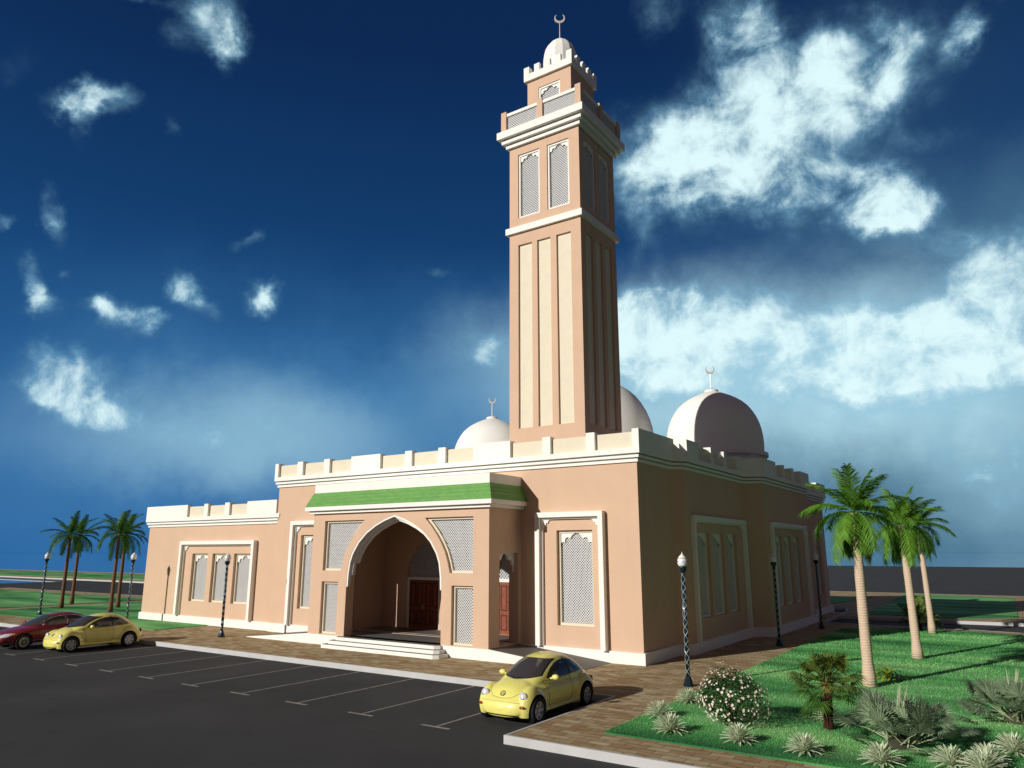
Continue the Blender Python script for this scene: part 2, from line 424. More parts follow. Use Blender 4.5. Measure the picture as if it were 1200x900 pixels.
def lawn_patch(poly, h=.035):
    m = MB(); m.prism(poly, -.01, h, PLAN); return structure(m.build('lawn', M['lawn']))
front_lawn = [(-8.32,15.96),(12.4,15.96),(12.4,33.8)]+arc(-3.9,36.0,9.4,8,82)+[(-5,45.3),(-8.45,43.4)]
lawn_patch(front_lawn)
lawn_patch([(-59.6,22.5),(-37.9,22.7),(-37.9,25.78),(-45.3,25.78),(-45.3,36.9),(-59.6,36.9)])
lawn_patch([(-95,22.5),(-61.6,22.5),(-61.6,36.9),(-95,36.9)])
lawn_patch([(-9.0,54.6),(-3.6,54.0),(-.7,56.6),(-1.1,79.8),(-9.8,82.5)])
lawn_patch([(2.6,57),(14,57.5),(14,80),(2.2,80)])
lawn_patch([(-32,62),(-13.0,61.6),(-11.6,74.3),(-32,75.5)])
lawn_patch([(-285,60.5),(-64,60.5),(-64,74.5),(-285,74.5)])

# short grass on the front lawn (nobody could count it)
r = random.Random(99); gb = MB(); ins_ = None
def pt_in(poly, x, y):
    c = False; j = len(poly)-1
    for i in range(len(poly)):
        (xi, yi), (xj, yj) = poly[i], poly[j]
        if (yi > y) != (yj > y) and x < (xj-xi)*(y-yi)/(yj-yi)+xi: c = not c
        j = i
    return c
vs, fs = [], []
for _ in range(125000):
    y = 15.95+(r.random()**1.6)*30; x = r.uniform(-8.4, 3.2) if r.random() < .72 else r.uniform(3.2, 12.3)
    if not pt_in(front_lawn, x, y): continue
    h = r.uniform(.025, .060)*(1+(y-16)*.02); a = r.uniform(0, 6.283); w = .006*(1+(y-16)*.05)
    dx, dy = math.cos(a)*w, math.sin(a)*w; k = len(vs); lx, ly = r.uniform(-.03, .03), r.uniform(-.03, .03)
    vs += [(x-dx, y-dy, .03), (x+dx, y+dy, .03), (x+lx, y+ly, .03+h)]; fs.append((k, k+1, k+2))
gb.v = vs; gb.f = fs; gb.m = [0]*len(fs)
go = gb.build('grass', M['blade']); go['kind'] = 'stuff'; tag(go, 'short green grass growing over the front lawn', 'grass')

# parking lines
m = MB(); zl = RZ+.004
for k in range(11):
    x = -12.42-2.555*k
    m.add([(x-.035,15.02,zl),(x+.035,15.02,zl),(x+.035,19.97,zl),(x-.035,19.97,zl)], [(0,1,2,3)])
    m.add([(x-.45,14.90,zl),(x+.45,14.90,zl),(x+.45,15.0,zl),(x-.45,15.0,zl)], [(0,1,2,3)])
structure(m.build('parking_lines', M['line']))

# ------------------------------------------------------------------ mosque
mosque = thing('mosque', 'large peach stucco mosque with white cornices, green tiled porch and white domes', 'mosque', (-22.2, 41, 0))
MO = (-22.2, 41, 0)
def mb_(mb, name, mats, parent=None, smooth=False): return mb.build(name, mats, parent or mosque, smooth, MO)

FRONT = Frame((0, 25.8), (1, 0))            # u = x
PF = Frame((0, 23.54), (1, 0))              # porch front
WING = Frame((0, 25.95), (1, 0))
def eastf(x): return Frame((x, 0), (0, 1))  # u = y

def lobes(w, h, seg=8):
    """multifoil curve from (0,0) to (w,0): two small foils on each side and a wide middle one"""
    cus = [(0, 0), (.13*w, .36*h), (.30*w, .62*h)]
    cus += [(w-x, z) for x, z in cus[::-1]]
    pts = []
    for i in range(5):
        a, b = Vector(cus[i]), Vector(cus[i+1]); d = b-a; nrm = Vector((-d.y, d.x)).normalized()
        bul = .36*h if i == 2 else .46*d.length
        for k in range(seg):
            t = k/seg; q = math.sin(PI*t)**(.6 if i == 2 else .7); p = a.lerp(b, t)+nrm*bul*q
            pts.append((min(max(p.x, .004), w-.004), min(max(p.y, 0), h*.99)))
    pts.append(cus[-1]); return pts

def clip_line(p, d, u0, u1, z0, z1):
    t0, t1 = -1e9, 1e9
    for c, dd, lo, hi in ((p[0], d[0], u0, u1), (p[1], d[1], z0, z1)):
        a, b = (lo-c)/dd, (hi-c)/dd
        if a > b: a, b = b, a
        t0, t1 = max(t0, a), min(t1, b)
    return (t0, t1) if t1-t0 > .02 else None

def lattice(mb, u0, u1, z0, z1, fr, d0, d1, pitch=.08, w=.022, test=None):
    """diagonal crossing bars clipped to a rectangle (or to a test region)"""
    q = math.sqrt(.5)
    for sgn in (1, -1):
        c = -((z1-z0)+(u1-u0)); end = (z1-z0)+(u1-u0)
        while c < end:
            p = ((u0+u1)/2+c/2, (z0+z1)/2-sgn*c/2); d = (q, sgn*q)
            c += pitch*1.414
            r = clip_line(p, d, u0, u1, z0, z1)
            if not r: continue
            spans = [r]
            if test:
                spans = []; st = None; n = max(2, int((r[1]-r[0])/.05))
                for i in range(n+1):
                    t = r[0]+(r[1]-r[0])*i/n
                    ok = test(p[0]+d[0]*t, p[1]+d[1]*t)
                    if ok and st is None: st = t
                    if (not ok or i == n) and st is not None:
                        if t-st > .04: spans.append((st, t))
                        st = None
            nx, nz = -d[1]*w/2, d[0]*w/2
            dd = .0 if sgn > 0 else .004
            for a, b in spans:
                A = (p[0]+d[0]*a, p[1]+d[1]*a); B = (p[0]+d[0]*b, p[1]+d[1]*b)
                mb.prism([(A[0]-nx, A[1]-nz), (B[0]-nx, B[1]-nz), (B[0]+nx, B[1]+nz), (A[0]+nx, A[1]+nz)], d0+dd, d1+dd, fr)

def window(u0, u1, z0, z1, fr, builder, parent, rec=.19, trim_h=None, fw=.1, pitch=.078, frame_mat='cream'):
    """pane + frame + scalloped head + lattice set in an opening"""
    g = MB(); g.prism(rect(u0+.01, u1-.01, z0+.01, z1-.01), -rec-.13, -rec-.11, fr)
    win = builder(g, 'window', M['pane'], parent)
    f = MB(); f.prism(rect(u0, u1, z0, z1), -rec-.1, -rec+.04, fr, [rect(u0+fw, u1-fw, z0+fw, z1-fw)])
    builder(f, 'frame', M[frame_mat], win)
    a0, a1, b0, b1 = u0+fw-.004, u1-fw+.004, z0+fw, z1-fw+.004
    w = a1-a0; h = trim_h or .42*w
    t = MB(); cv = lobes(w, h)
    t.prism([(a0, b1), (a0, b1-h)]+[(a0+p[0], b1-h+p[1]) for p in cv[1:-1]]+[(a1, b1-h), (a1, b1)], -rec-.055, -rec-.005, fr)
    builder(t, 'arch_trim', M['white'], win)
    l = MB(); lattice(l, a0, a1, b0, b1, fr, -rec-.09, -rec-.07, pitch)
    builder(l, 'lattice', M['screen'], win)
    return win

def bracket(mb, u, z, sg, fr, s=.36, d0=.0, d1=.05):
    pts = [(0, 0), (0, -s*1.1)]
    base = [(0.03, -s*1.1), (s*.42, -s*.62), (s*.60, -s*.42), (s*1.1, -.03)]
    for i in range(3):
        a, b = Vector(base[i]), Vector(base[i+1]); d = b-a; n = Vector((-d.y, d.x)).normalized()
        for k in range(6): p = a.lerp(b, k/6)+n*math.sin(PI*k/6)*s*.16; pts.append((max(p.x, .001), min(p.y, -.001)))
    pts.append((s*1.1, 0))
    mb.prism([(u+sg*p[0], z+p[1]) for p in pts], d0, d1, fr)

def surround(u0, u1, z0, z1, fr, prot=.27, w=.20):
    def U(a, b, zt, ww): return [(a, z0), (a+ww, z0), (a+ww, zt-ww), (b-ww, zt-ww), (b-ww, z0), (b, z0), (b, zt), (a, zt)]
    f = MB(); f.prism(U(u0, u1, z1, w), 0.001, prot, fr)
    f.prism(U(u0+w, u1-w, z1-w, .07), .001, prot*.45, fr)
    s = mb_(f, 'window_surround', M['white'])
    k = MB(); bracket(k, u0+w+.07, z1-w-.07, 1, fr, d1=.06); b1 = mb_(k, 'corner_bracket', M['white'], s)
    k = MB(); bracket(k, u1-w-.07, z1-w-.07, -1, fr, d1=.06); mb_(k, 'corner_bracket', M['white'], s)
    return s

PZ = .42                                    # plinth / porch floor height
XC = -22.18
XR, XL = -11.75, -32.61
HM = 7.95                                   # roof height
half = [(XR,25.8),(XR,29.0),(-11.3,29.42),(-11.3,37.3),(-10.42,37.8),(-10.42,47.2),(-11.3,47.75),(-11.3,56)]
outline = half+[(2*XC-x, y) for x, y in half[::-1]]
outline[-1] = (XL, 25.8)
WT = 7.36                                   # top of wall (below the cornice)
# --- front wall with openings
wf = MB()
rec = rect(-26.75, -17.6, PZ, 5.62)
wins_front = [(-15.36, -13.74), (2*XC+13.74-.02, 2*XC+15.36-.02)]
wf.prism(rect(XL, XR, .3, WT), -.4, 0, FRONT, [rec]+[rect(a, b, 1.2, 4.83) for a, b in wins_front])
# porch recess walls
wf.box(-27.0, -26.75, 26.2, 28.6, .3, 5.9)
wf.box(-17.6, -17.35, 26.2, 28.6, .3, 5.9)
wf.box(-27.0, -17.35, 26.2, 28.6, 5.62, 5.9)
BACK = Frame((0, 27.9), (1, 0))
doors = (-24.13, -21.34, -18.75)
def door_arch(c, hw=1.05, z0=2.8, top=4.43, n=8):
    p = [(c-hw, PZ), (c+hw, PZ), (c+hw, z0)]
    for i in range(1, n): t = i/n; p.append((c+hw*(1-t**1.55), z0+(top-z0)*(1-(1-t)**1.6)))
    p.append((c, top))
    for i in range(n-1, 0, -1): t = i/n; p.append((c-hw*(1-t**1.55), z0+(top-z0)*(1-(1-t)**1.6)))
    p.append((c-hw, z0)); return p
wf.prism(rect(-26.75, -17.6, .3, 5.62), -.3, 0, BACK, [door_arch(c) for c in doors])
# --- east side walls
segs = [((XR,26.2),(XR,29.0)), ((-11.3,29.42),(-11.3,37.3)), ((-10.42,37.8),(-10.42,47.2)), ((-11.3,47.75),(-11.3,55.6))]
east_w = {1: [(30.70,32.1),(32.5,33.98),(34.43,35.85)], 2: [(39.47,40.72),(41.15,42.55),(42.98,44.4)], 3: [(52.3,53.8)]}
for i, (a, b) in enumerate(segs):
    wf.prism(rect(a[1], b[1], .3, WT), -.4, 0, eastf(a[0]), [rect(u0, u1, 1.28, 4.81) for u0, u1 in east_w.get(i, [])])
for a, b in (((XR,29.0),(-11.3,29.42)), ((-11.3,37.3),(-10.42,37.8)), ((-10.42,47.2),(-11.3,47.75))):
    ln = math.hypot(b[0]-a[0], b[1]-a[1]); fr = Frame(a, (b[0]-a[0], b[1]-a[1]))
    wf.prism(rect(0, ln, .3, WT-.002), -.3, -.0, fr)
# --- rear and west walls (plain, unseen from the front)
wf.box(XL, -11.7, 55.6, 56, .3, WT); wf.box(XL, XL+.4, 26.2, 55.6, .3, WT)
mb_(wf, 'wall', M['peach'])
# wing wall
WL, WR = -45.0, XL
WY = 25.95
ww = MB()
wing_wins = [(-40.22,-38.72),(-38.27,-36.76),(-36.29,-34.74)]
ww.prism(rect(WL, WR-.002, .3, 5.48), -.4, 0, WING, [rect(a, b, 1.22, 3.89) for a, b in wing_wins])
ww.box(WL, WL+.4, WY+.4, 44, .3, 5.48); ww.box(WL+.4, WR-.002, 43.6, 44, .3, 5.48)
mb_(ww, 'wall', M['peach'])

# plinth
out_w = outline
pl = MB()
pl.prism(offset(outline, .09), -.1, PZ, PLAN, [offset(outline, -.2)])
pw = [(WL, WY), (WR-.11, WY), (WR-.11, 44), (WL, 44)]
pl.prism(offset(pw, .09), -.1, PZ-.004, PLAN, [offset(pw, -.2)])
# leave the plinth open at the porch: it meets the porch floor at the same height and is covered by it
mb_(pl, 'plinth', M['white'])

def cornice(poly, z, holes_in=-.45, H=8.61, hb=None):
    m = MB()
    m.prism(offset(poly, .08), z+.02, z+.13, PLAN, [offset(poly, holes_in)])
    m.prism(offset(poly, .15), z+.185, z+.285, PLAN, [offset(poly, holes_in)])
    m.prism(offset(poly, -.03), z-.02, z+.36, PLAN, [offset(poly, holes_in-.002)])
    return mb_(m, 'cornice', M['white'])
cornice(outline, WT-.03)
wing_poly = [(WL, WY), (WR-.02, WY), (WR-.02, 44), (WL, 44)]
cornice(wing_poly, 5.45)
rf = MB(); rf.prism(offset(outline, -.3), 7.5, 7.62, PLAN); rf.prism(offset(wing_poly, -.3), 5.6, 5.72, PLAN)
mb_(rf, 'roof', M['roof'])

# parapet: base band + merlons, with lower cream panels between
par = MB(); z0p, z1p, z2p = WT+.315, 7.88, 8.61
par.prism(offset(outline, .21), z0p, z1p, PLAN, [offset(outline, -.14)])
panels = []
PFR = Frame((0, 25.8), (1, 0))
fx = [(-32.82,-32.55,'m'),(-32.55,-31.02,'p'),(-31.02,-30.6,'m'),(-30.6,-29.0,'p'),(-29.0,-28.58,'m'),(-28.58,-27.02,'p'),(-27.02,-25.05,'m'),
      (-25.05,-23.45,'p'),(-23.45,-23.03,'m'),(-23.03,-21.43,'p'),(-21.43,-21.01,'m'),(-21.01,-19.42,'p'),(-19.42,-17.47,'m'),
      (-17.47,-15.86,'p'),(-15.86,-15.47,'m'),(-15.47,-13.82,'p'),(-13.82,-13.43,'m'),(-13.43,-11.82,'p'),(-11.82,-11.54,'m')]
def run(fr, items, zb, zt, ptop, dm=.21, dback=-.13, dp=.06):
    for a, b, k in items:
        if k == 'm': par.prism(rect(a, b, zb-.002, zt), dback, dm-.002, fr)
        else: panels.append((rect(a-.004, b+.004, zb-.003, ptop), dback+.04, dp, fr))
run(PFR, fx, z1p, z2p, 8.51)
E1 = eastf(XR); run(E1, [(25.8+.13, 29.08, 'm')], z1p, z2p-.002, 8.5)
E3 = eastf(-11.3)
run(E3, [(29.40,30.82,'m'),(30.82,32.35,'p'),(32.35,32.72,'m'),(32.72,34.15,'p'),(34.15,34.5,'m'),(34.5,36.15,'p'),(36.15,37.38,'m')], z1p, z2p, 8.5)
E5 = eastf(-10.42)
run(E5, [(37.74,39.85,'m'),(39.85,41.3,'p'),(41.3,41.62,'m'),(41.62,43.3,'p'),(43.3,43.65,'m'),(43.65,45.2,'p'),(45.2,47.26,'m')], z1p, z2p, 8.5)
run(E3, [(47.7,53.4,'p'),(53.4,56.1,'m')], z1p, z2p, 8.5)
# sloping parapet on the first chamfer, straight one on the second
fr = Frame((XR,29.0), (-11.3-XR, .42)); ln = math.hypot(.45, .42)
par.prism([(-.06, z1p-.002), (ln+.12, z1p-.002), (ln+.12, z1p+.02), (-.06, z2p-.01)], -.1, .195, fr)
fr = Frame((-11.3,37.3), (.88, .5)); ln = math.hypot(.88, .5)
par.prism(rect(-.10, ln+.02, z1p-.002, z2p-.004), -.1, .195, fr)
fr = Frame((-10.42,47.2), (-.88, .55)); ln = math.hypot(.88, .55)
par.prism(rect(.0, ln+.1, z1p-.002, z2p-.004), -.1, .195, fr)
main_par = mb_(par, 'parapet', M['white'])
for p, a, b, fr in panels:
    q = MB(); q.prism(p, a, b, fr); mb_(q, 'parapet_panel', M['cream'], main_par)
par = MB(); panels = []
par.prism(offset(wing_poly, .2), 5.785, 6.0, PLAN, [offset(wing_poly, -.14)])
wx = [(-45.2,-40.85,'m'),(-40.85,-39.2,'p'),(-39.2,-38.82,'m'),(-38.82,-37.22,'p'),(-37.22,-36.8,'m'),(-36.8,-35.2,'p'),(-35.2,-32.70,'m')]
run(Frame((0, WY), (1, 0)), wx, 6.0, 6.72, 6.61, dm=.2)
par.box(WL-.198, WL+.13, WY+.13, 44, 5.998, 6.718)
wing_par = mb_(par, 'parapet', M['white'])
for p, a, b, fr in panels:
    q = MB(); q.prism(p, a, b, fr); mb_(q, 'parapet_panel', M['cream'], wing_par)

# windows and their surrounds
for a, b in wins_front:
    window(a, b, 1.2, 4.83, FRONT, mb_, None)
surround(-16.22, -13.16, PZ, 5.54, FRONT); surround(2*XC+13.16-.02, 2*XC+16.22-.02, PZ, 5.54, FRONT)
for a, b in wing_wins: window(a, b, 1.22, 3.89, WING, mb_, None)
surround(-41.2, -34.3, PZ, 4.60, WING)
for i, x in ((1, -11.3), (2, -10.42), (3, -11.3)):
    for a, b in east_w[i]: window(a, b, 1.28, 4.81, eastf(x), mb_, None, frame_mat='white')
surround(29.95, 37.10, PZ, 5.5, eastf(-11.3), prot=.16); surround(38.6, 45.9, PZ, 5.47, eastf(-10.42), prot=.16)
surround(51.6, 54.5, PZ, 5.4, eastf(-11.3), prot=.16)

# --- porch
PXL, PXR = -27.12, -17.05
AC = -22.09
HW = [(PZ, 2.72), (2.5, 2.70), (3.0, 2.68), (3.55, 2.60), (3.95, 2.44), (4.43, 2.10), (4.84, 1.64), (5.14, 1.12), (5.36, .60), (5.54, 0)]
def arch_pts(inset=0, zmin=None):
    r = [(AC+w, z) for z, w in HW if zmin is None or z >= zmin]
    poly = r+[(2*AC-x, z) for x, z in r[-2::-1]]
    if inset:
        full = [(AC+w, z) for z, w in HW]; full = full+[(2*AC-x, z) for x, z in full[-2::-1]]
        o = offset(full, -inset)
        o = [p for p in o if zmin is None or p[1] >= zmin-.02]
        return o
    return poly
ul = [(-26.36, 3.17), (-25.2, 3.17), (-25.08, 3.6), (-24.93, 4.0), (-24.70, 4.4), (-24.44, 4.75), (-24.17, 5.05), (-23.84, 5.37), (-26.36, 5.37)]
ur = [(2*AC-x, z) for x, z in ul[::-1]]
ll = rect(-26.37, -25.31, PZ+.03, 2.69); lr = rect(-18.87, -17.80, PZ+.03, 2.69)
pw_ = MB()
pw_.prism(rect(PXL, PXR, PZ, 5.72), -.47, 0, PF, [arch_pts(), ul, ur, ll, lr])
RS = Frame((PXR, 0), (0, 1))
side = [(24.25, PZ+.02), (25.57, PZ+.02), (25.57, 3.95), (24.25, 3.95)]
pw_.prism(rect(24.01, 25.8, PZ, 5.72), -.45, 0, RS, [side])
LS = Frame((PXL, 0), (0, -1)); pw_.prism(rect(-25.8, -24.01, PZ, 5.72), -.45, 0, LS, [[(-p[0], p[1]) for p in side[::-1]]])
pw_.box(PXL+.01, PXR-.01, 23.56, 25.8, 5.60, 5.71)
mb_(pw_, 'porch_wall', M['peach'])
# stepped arch moulding
am = MB()
for k in range(3):
    o1, o2 = k*.075-.008 if k else .001, k*.075+.075
    a = arch_pts(max(o1, .001), 2.5+.28*k-.3*(k == 0)*0); b = arch_pts(o2, 2.5+.28*k)
    am.prism(a+b[::-1], -.17-.145*k, -.0-.15*k-.01, PF)
mb_(am, 'arch_moulding', M['white'])

def inside(poly):
    def f(x, y):
        c = False; n = len(poly); j = n-1
        for i in range(n):
            (xi, yi), (xj, yj) = poly[i], poly[j]
            if (yi > y) != (yj > y) and x < (xj-xi)*(y-yi)/(yj-yi)+xi: c = not c
            j = i
        return c
    return f
def screen(poly, fr, rec=.18, pitch=.08):
    A = sum(poly[i][0]*poly[(i+1)%len(poly)][1]-poly[(i+1)%len(poly)][0]*poly[i][1] for i in range(len(poly)))
    if A < 0: poly = poly[::-1]
    inn = offset(poly, -.09)
    g = MB(); g.prism(offset(poly, -.005), -rec-.14, -rec-.12, fr)
    w = mb_(g, 'porch_screen', M['pane'])
    f = MB(); f.prism(poly, -rec-.12, -rec+.05, fr, [inn]); mb_(f, 'frame', M['cream'], w)
    us = [p[0] for p in inn]; zs = [p[1] for p in inn]
    l = MB(); lattice(l, min(us), max(us), min(zs), max(zs), fr, -rec-.08, -rec-.05, pitch, test=inside(offset(poly, -.06)))
    mb_(l, 'lattice', M['screen'], w)
for p in (ul, ur, ll, lr): screen(p, PF)
# scalloped head of the side opening
sm = MB(); cv = lobes(1.32, .75)
sm.prism([(24.25, 3.95), (24.25, 3.2)]+[(24.25+p[0], 3.2+p[1]) for p in cv[1:-1]]+[(25.57, 3.2), (25.57, 3.95)], -.3, -.2, RS)
mb_(sm, 'arch_trim', M['white'])

# porch roof: cornice, green tile slope, eave
def frustum(mb, a, za, b, zb, mi=0):
    vs = [(p[0], p[1], za) for p in a]+[(p[0], p[1], zb) for p in b]
    mb.add(vs, [(i, (i+1)%4, 4+(i+1)%4, 4+i) for i in range(4)]+[(3,2,1,0),(4,5,6,7)], mi)
def prect(o): return [(PXL-o, 23.54-o), (PXR+o, 23.54-o), (PXR+o, 25.79), (PXL-o, 25.79)]
er = MB()
er.prism(prect(.15), 5.70, 5.83, PLAN); er.prism(prect(.31), 5.83, 6.01, PLAN)
er.prism(prect(.02), 6.66, 7.05, PLAN)
proof = mb_(er, 'porch_roof', M['white'])
gt = MB(); rows = 4
for k in range(rows):
    t0, t1 = k/rows, (k+1)/rows
    o0, o1 = .31-.27*t0, .31-.27*t1; za, zb = 6.012+.648*t0, 6.012+.648*t1
    frustum(gt, prect(o0+.012), za-.004*(k > 0), prect(o1), zb)
mb_(gt, 'roof_tiles', M['tiles'], proof)

# porch floor, ramps, steps
fl = MB(); fl.prism([(PXL, 23.54), (PXR, 23.54), (PXR, 25.69), (-17.62, 25.69), (-17.62, 27.9), (-26.73, 27.9), (-26.73, 25.69), (PXL, 25.69)], -.1, PZ-.006, PLAN)
mb_(fl, 'porch_floor', M['granite'])
fb = MB(); fb.box(PXL-.002, PXR+.002, 23.50, 23.62, -.1, PZ-.002); porch_base = mb_(fb, 'porch_base', M['white'])
for sg, x0, x1 in ((1, PXR+.002, -13.05), (-1, PXL-.002, -31.3)):
    r = MB(); r.prism([(x0, -.1), (x1, -.1), (x1, .012), (x0, PZ-.004)], -25.69, -23.58, Frame((0,0), (1,0)))
    rp = mb_(r, 'ramp', M['granite'])
    r = MB(); r.prism([(x0, -.1), (x1+sg*.1, -.1), (x1+sg*.1, .02), (x0, PZ)], -23.58, -23.50, Frame((0,0), (1,0)))
    mb_(r, 'ramp_face', M['white'], rp)
st = MB()
for k in range(3):
    a = [(-25.42+.17*k, 23.52), (-25.42+.17*k, 22.86+.24*k), (-25.30+.17*k, 22.74+.24*k), (-19.1-.17*k, 22.74+.24*k), (-18.92-.17*k, 22.90+.24*k), (-18.92-.17*k, 23.52)]
    st.prism(a, -.1 if k == 0 else .14*k-.01, .14*(k+1)-.005*(k == 2), PLAN)
steps = mb_(st, 'entrance_steps', M['white'])
for k in range(3):
    q = MB(); x0_, x1_, yb = -25.40+.17*k, -18.94-.17*k, 22.76+.24*k
    q.prism([(x0_+.02, 23.5), (x0_+.02, yb+.12), (x0_+.13, yb+.02), (x1_-.20, yb+.02), (x1_-.02, yb+.16), (x1_-.02, 23.5)], .14*(k+1)-.02, .14*(k+1)+(.006 if k < 2 else .001), PLAN)
    mb_(q, 'tread', M['granite'], steps)

# doors
for c in doors:
    d = MB()
    for sx in (-1, 1):
        a, b = sorted((c+sx*.006, c+sx*.93))
        d.prism(rect(a, b, PZ, 2.66), -.16, -.10, BACK)
    dr = mb_(d, 'door', M['red_wood'])
    p = MB()
    for sx in (-1, 1):
        for z0, z1 in ((.6, 1.25), (1.42, 2.52)):
            for q in (0, 1):
                a, b = sorted((c+sx*(.10+.42*q), c+sx*(.44+.42*q)))
                p.prism(rect(a, b, z0, z1), -.104, -.085, BACK, [rect(a+.05, b-.05, z0+.05, z1-.05)])
    mb_(p, 'panel_moulding', M['dark_wood'], dr)
    for sx in (-1, 1):
        h = MB(); h.path([BACK(c+sx*.05, -.1, 1.3), BACK(c+sx*.05, -.03, 1.32), BACK(c+sx*.05, -.03, 1.52), BACK(c+sx*.05, -.1, 1.54)], .014)
        mb_(h, 'handle', M['brass'], dr)
    f = MB(); f.prism(rect(c-1.05, c-.93, PZ, 2.8), -.18, -.06, BACK); f.prism(rect(c+.93, c+1.05, PZ, 2.8), -.18, -.06, BACK)
    f.prism(rect(c-.93, c+.93, 2.66, 2.8), -.18, -.06, BACK); mb_(f, 'door_frame', M['white'])
    arch = [p for p in door_arch(c) if p[1] >= 2.79]
    g = MB(); g.prism(arch, -.2, -.18, BACK); fg = mb_(g, 'fanlight', M['pane'])
    l = MB(); us = [p[0] for p in arch]
    lattice(l, min(us), max(us), 2.8, 4.43, BACK, -.16, -.14, .11, test=inside(arch)); mb_(l, 'lattice', M['screen'], fg)

# domes with drums and crescent finials
def crescent(mb, c, r, th, n=20, yaw=.55):
    """upturned crescent moon in a vertical plane"""
    ca, sa = math.cos(yaw), math.sin(yaw); out = []; inn = []
    for i in range(n+1):
        t = math.radians(-90+(-140+280*i/n)); out.append((r*math.cos(t), r*math.sin(t)))
        k = .80; inn.append((r*k*math.cos(t)*.98, r*k*math.sin(t)+r*.21))
    out[0] = inn[0] = ((out[0][0]+inn[0][0])/2, (out[0][1]+inn[0][1])/2); out[-1] = inn[-1] = (-out[0][0], out[0][1])
    poly = out+inn[-2:0:-1]
    fr = Frame((c[0], c[1]), (ca, sa))
    mb.prism([(p[0], c[2]+p[1]) for p in poly], -th/2, th/2, fr)

prof = [(2.72,0),(2.75,.35),(2.76,.7),(2.74,1.05),(2.68,1.5),(2.58,1.9),(2.44,2.25),(2.24,2.6),(2.02,2.9),(1.76,3.15),(1.46,3.36),(1.13,3.54),(.84,3.67),(.60,3.77),(.45,3.83),(.40,3.86),(.40,3.96),(.30,4.0),(.08,4.02)]
def dome(x, y, zb, k=1.0):
    d = MB(); d.lathe([(r*k, z*k) for r, z in prof], (x, y, zb), 48)
    do = mb_(d, 'dome', M['white'], None, True); auto_smooth(do, 40)
    dr = MB(); dr.lathe([(2.86*k, 7.4-zb), (2.86*k, -.02)], (x, y, zb), 8, ph=PI/8)
    dr.lathe([(2.95*k, -.13), (2.95*k, .07), (2.72*k, .11)], (x, y, zb), 48)
    mb_(dr, 'drum', M['white'], do)
    f = MB(); zt = zb+4.0*k
    f.lathe([(.12, 0), (.13, .05), (.05, .1), (.035, .16), (.03, 1.0), (.02, 1.02)], (x, y, zt), 10)
    crescent(f, (x, y, zt+1.24), .26, .07)
    mb_(f, 'finial', M['gold'], do)
dome(-14.14, 42, 9.40); dome(-30.22, 42, 9.40); dome(XC, 42, 9.6, 1.44)

# ------------------------------------------------------------------ minaret
minaret = thing('minaret', 'tall square peach minaret rising behind the parapet, with balcony and crescent finial', 'minaret', (-16.03, 27.9, 7.6))
NO = (-16.03, 27.9, 7.6)
def mn(mb, name, mats, parent=None, smooth=False): return mb.build(name, mats, parent or minaret, smooth, NO)
x0, x1, y0, y1 = -17.91, -14.16, 26.2, 29.64
def faces(x0, x1, y0, y1):
    return [(Frame((x0, y0), (1, 0)), x1-x0, 0), (Frame((x1, y0), (0, 1)), y1-y0, 1), (Frame((x1, y1), (-1, 0)), x1-x0, 0), (Frame((x0, y1), (0, -1)), y1-y0, 1)]
sh = MB(); T = .3
sh.box(x0+T, x1-T, y0+T, y1-T, 7.62, 22.7)
pan = [(.128,.325),(.40,.588),(.669,.866)]; mw = [(.128,.443),(.552,.859)]
mwins = []; mpan = []
for fr, ln, s in faces(x0, x1, y0, y1):
    a0, a1 = (0, ln) if not s else (T, ln-T)
    sh.prism(rect(a0, a1, 7.62, 18.35), -T, 0, fr, [rect(a*ln, b*ln, 9.21, 17.75) for a, b in pan])
    sh.prism(rect(a0, a1, 18.35, 22.74), -T, 0, fr, [rect(a*ln, b*ln, 19.08, 22.33) for a, b in mw])
    mpan += [(fr, a*ln, b*ln) for a, b in pan]; mwins += [(fr, a*ln, b*ln) for a, b in mw]
shaft = mn(sh, 'shaft', M['peach'])
for fr, a, b in mpan:
    q = MB(); q.prism(rect(a, b, 9.21, 17.75), -T+.005, -.10, fr); mn(q, 'panel', M['cream'], shaft)
for fr, a, b in mwins: window(a, b, 19.08, 22.33, fr, mn, None, rec=.10, fw=.09, pitch=.085, frame_mat='white', trim_h=None)
R4 = [(x0,y0),(x1,y0),(x1,y1),(x0,y1)]
bd = MB(); bd.prism(offset(R4, .14), 18.33, 18.63, PLAN, [offset(R4, -.1)]); mn(bd, 'band', M['white'])
cn = MB()
for o, a, b in ((.13,22.76,22.90),(.0,22.70,23.3),(.28,22.97,23.12),(.45,23.20,23.56)): cn.prism(offset(R4, o), a, b, PLAN)
mn(cn, 'cornice', M['white'])
# balcony: six posts a side shared at corners, rails and lattice between
bo = .30; bx0, bx1, by0, by1 = x0-bo, x1+bo, y0-bo, y1+bo; pwid = .29
for fr, ln, s in faces(bx0, bx1, by0, by1):
    for u in (0, (ln-pwid)/2):
        p = MB(); p.prism(rect(u, u+pwid, 23.56, 24.66), -pwid, 0, fr); mn(p, 'balcony_post', M['peach'])
    for a, b in ((pwid, (ln-pwid)/2), ((ln+pwid)/2, ln-pwid)):
        r = MB(); r.prism(rect(a, b, 24.40, 24.55), -.22, -.04, fr)
        ro = mn(r, 'railing', M['white'])
        k = MB(); k.prism(rect(a, b, 23.56, 23.71), -.2, -.06, fr); mn(k, 'kerb_rail', M['peach'], ro)
        g = MB(); g.prism(rect(a, b, 23.71, 24.40), -.15, -.14, fr); mn(g, 'backing_pane', M['pane'], ro)
        l = MB(); lattice(l, a, b, 23.71, 24.40, fr, -.13, -.11, .09, .024); mn(l, 'lattice', M['screen'], ro)
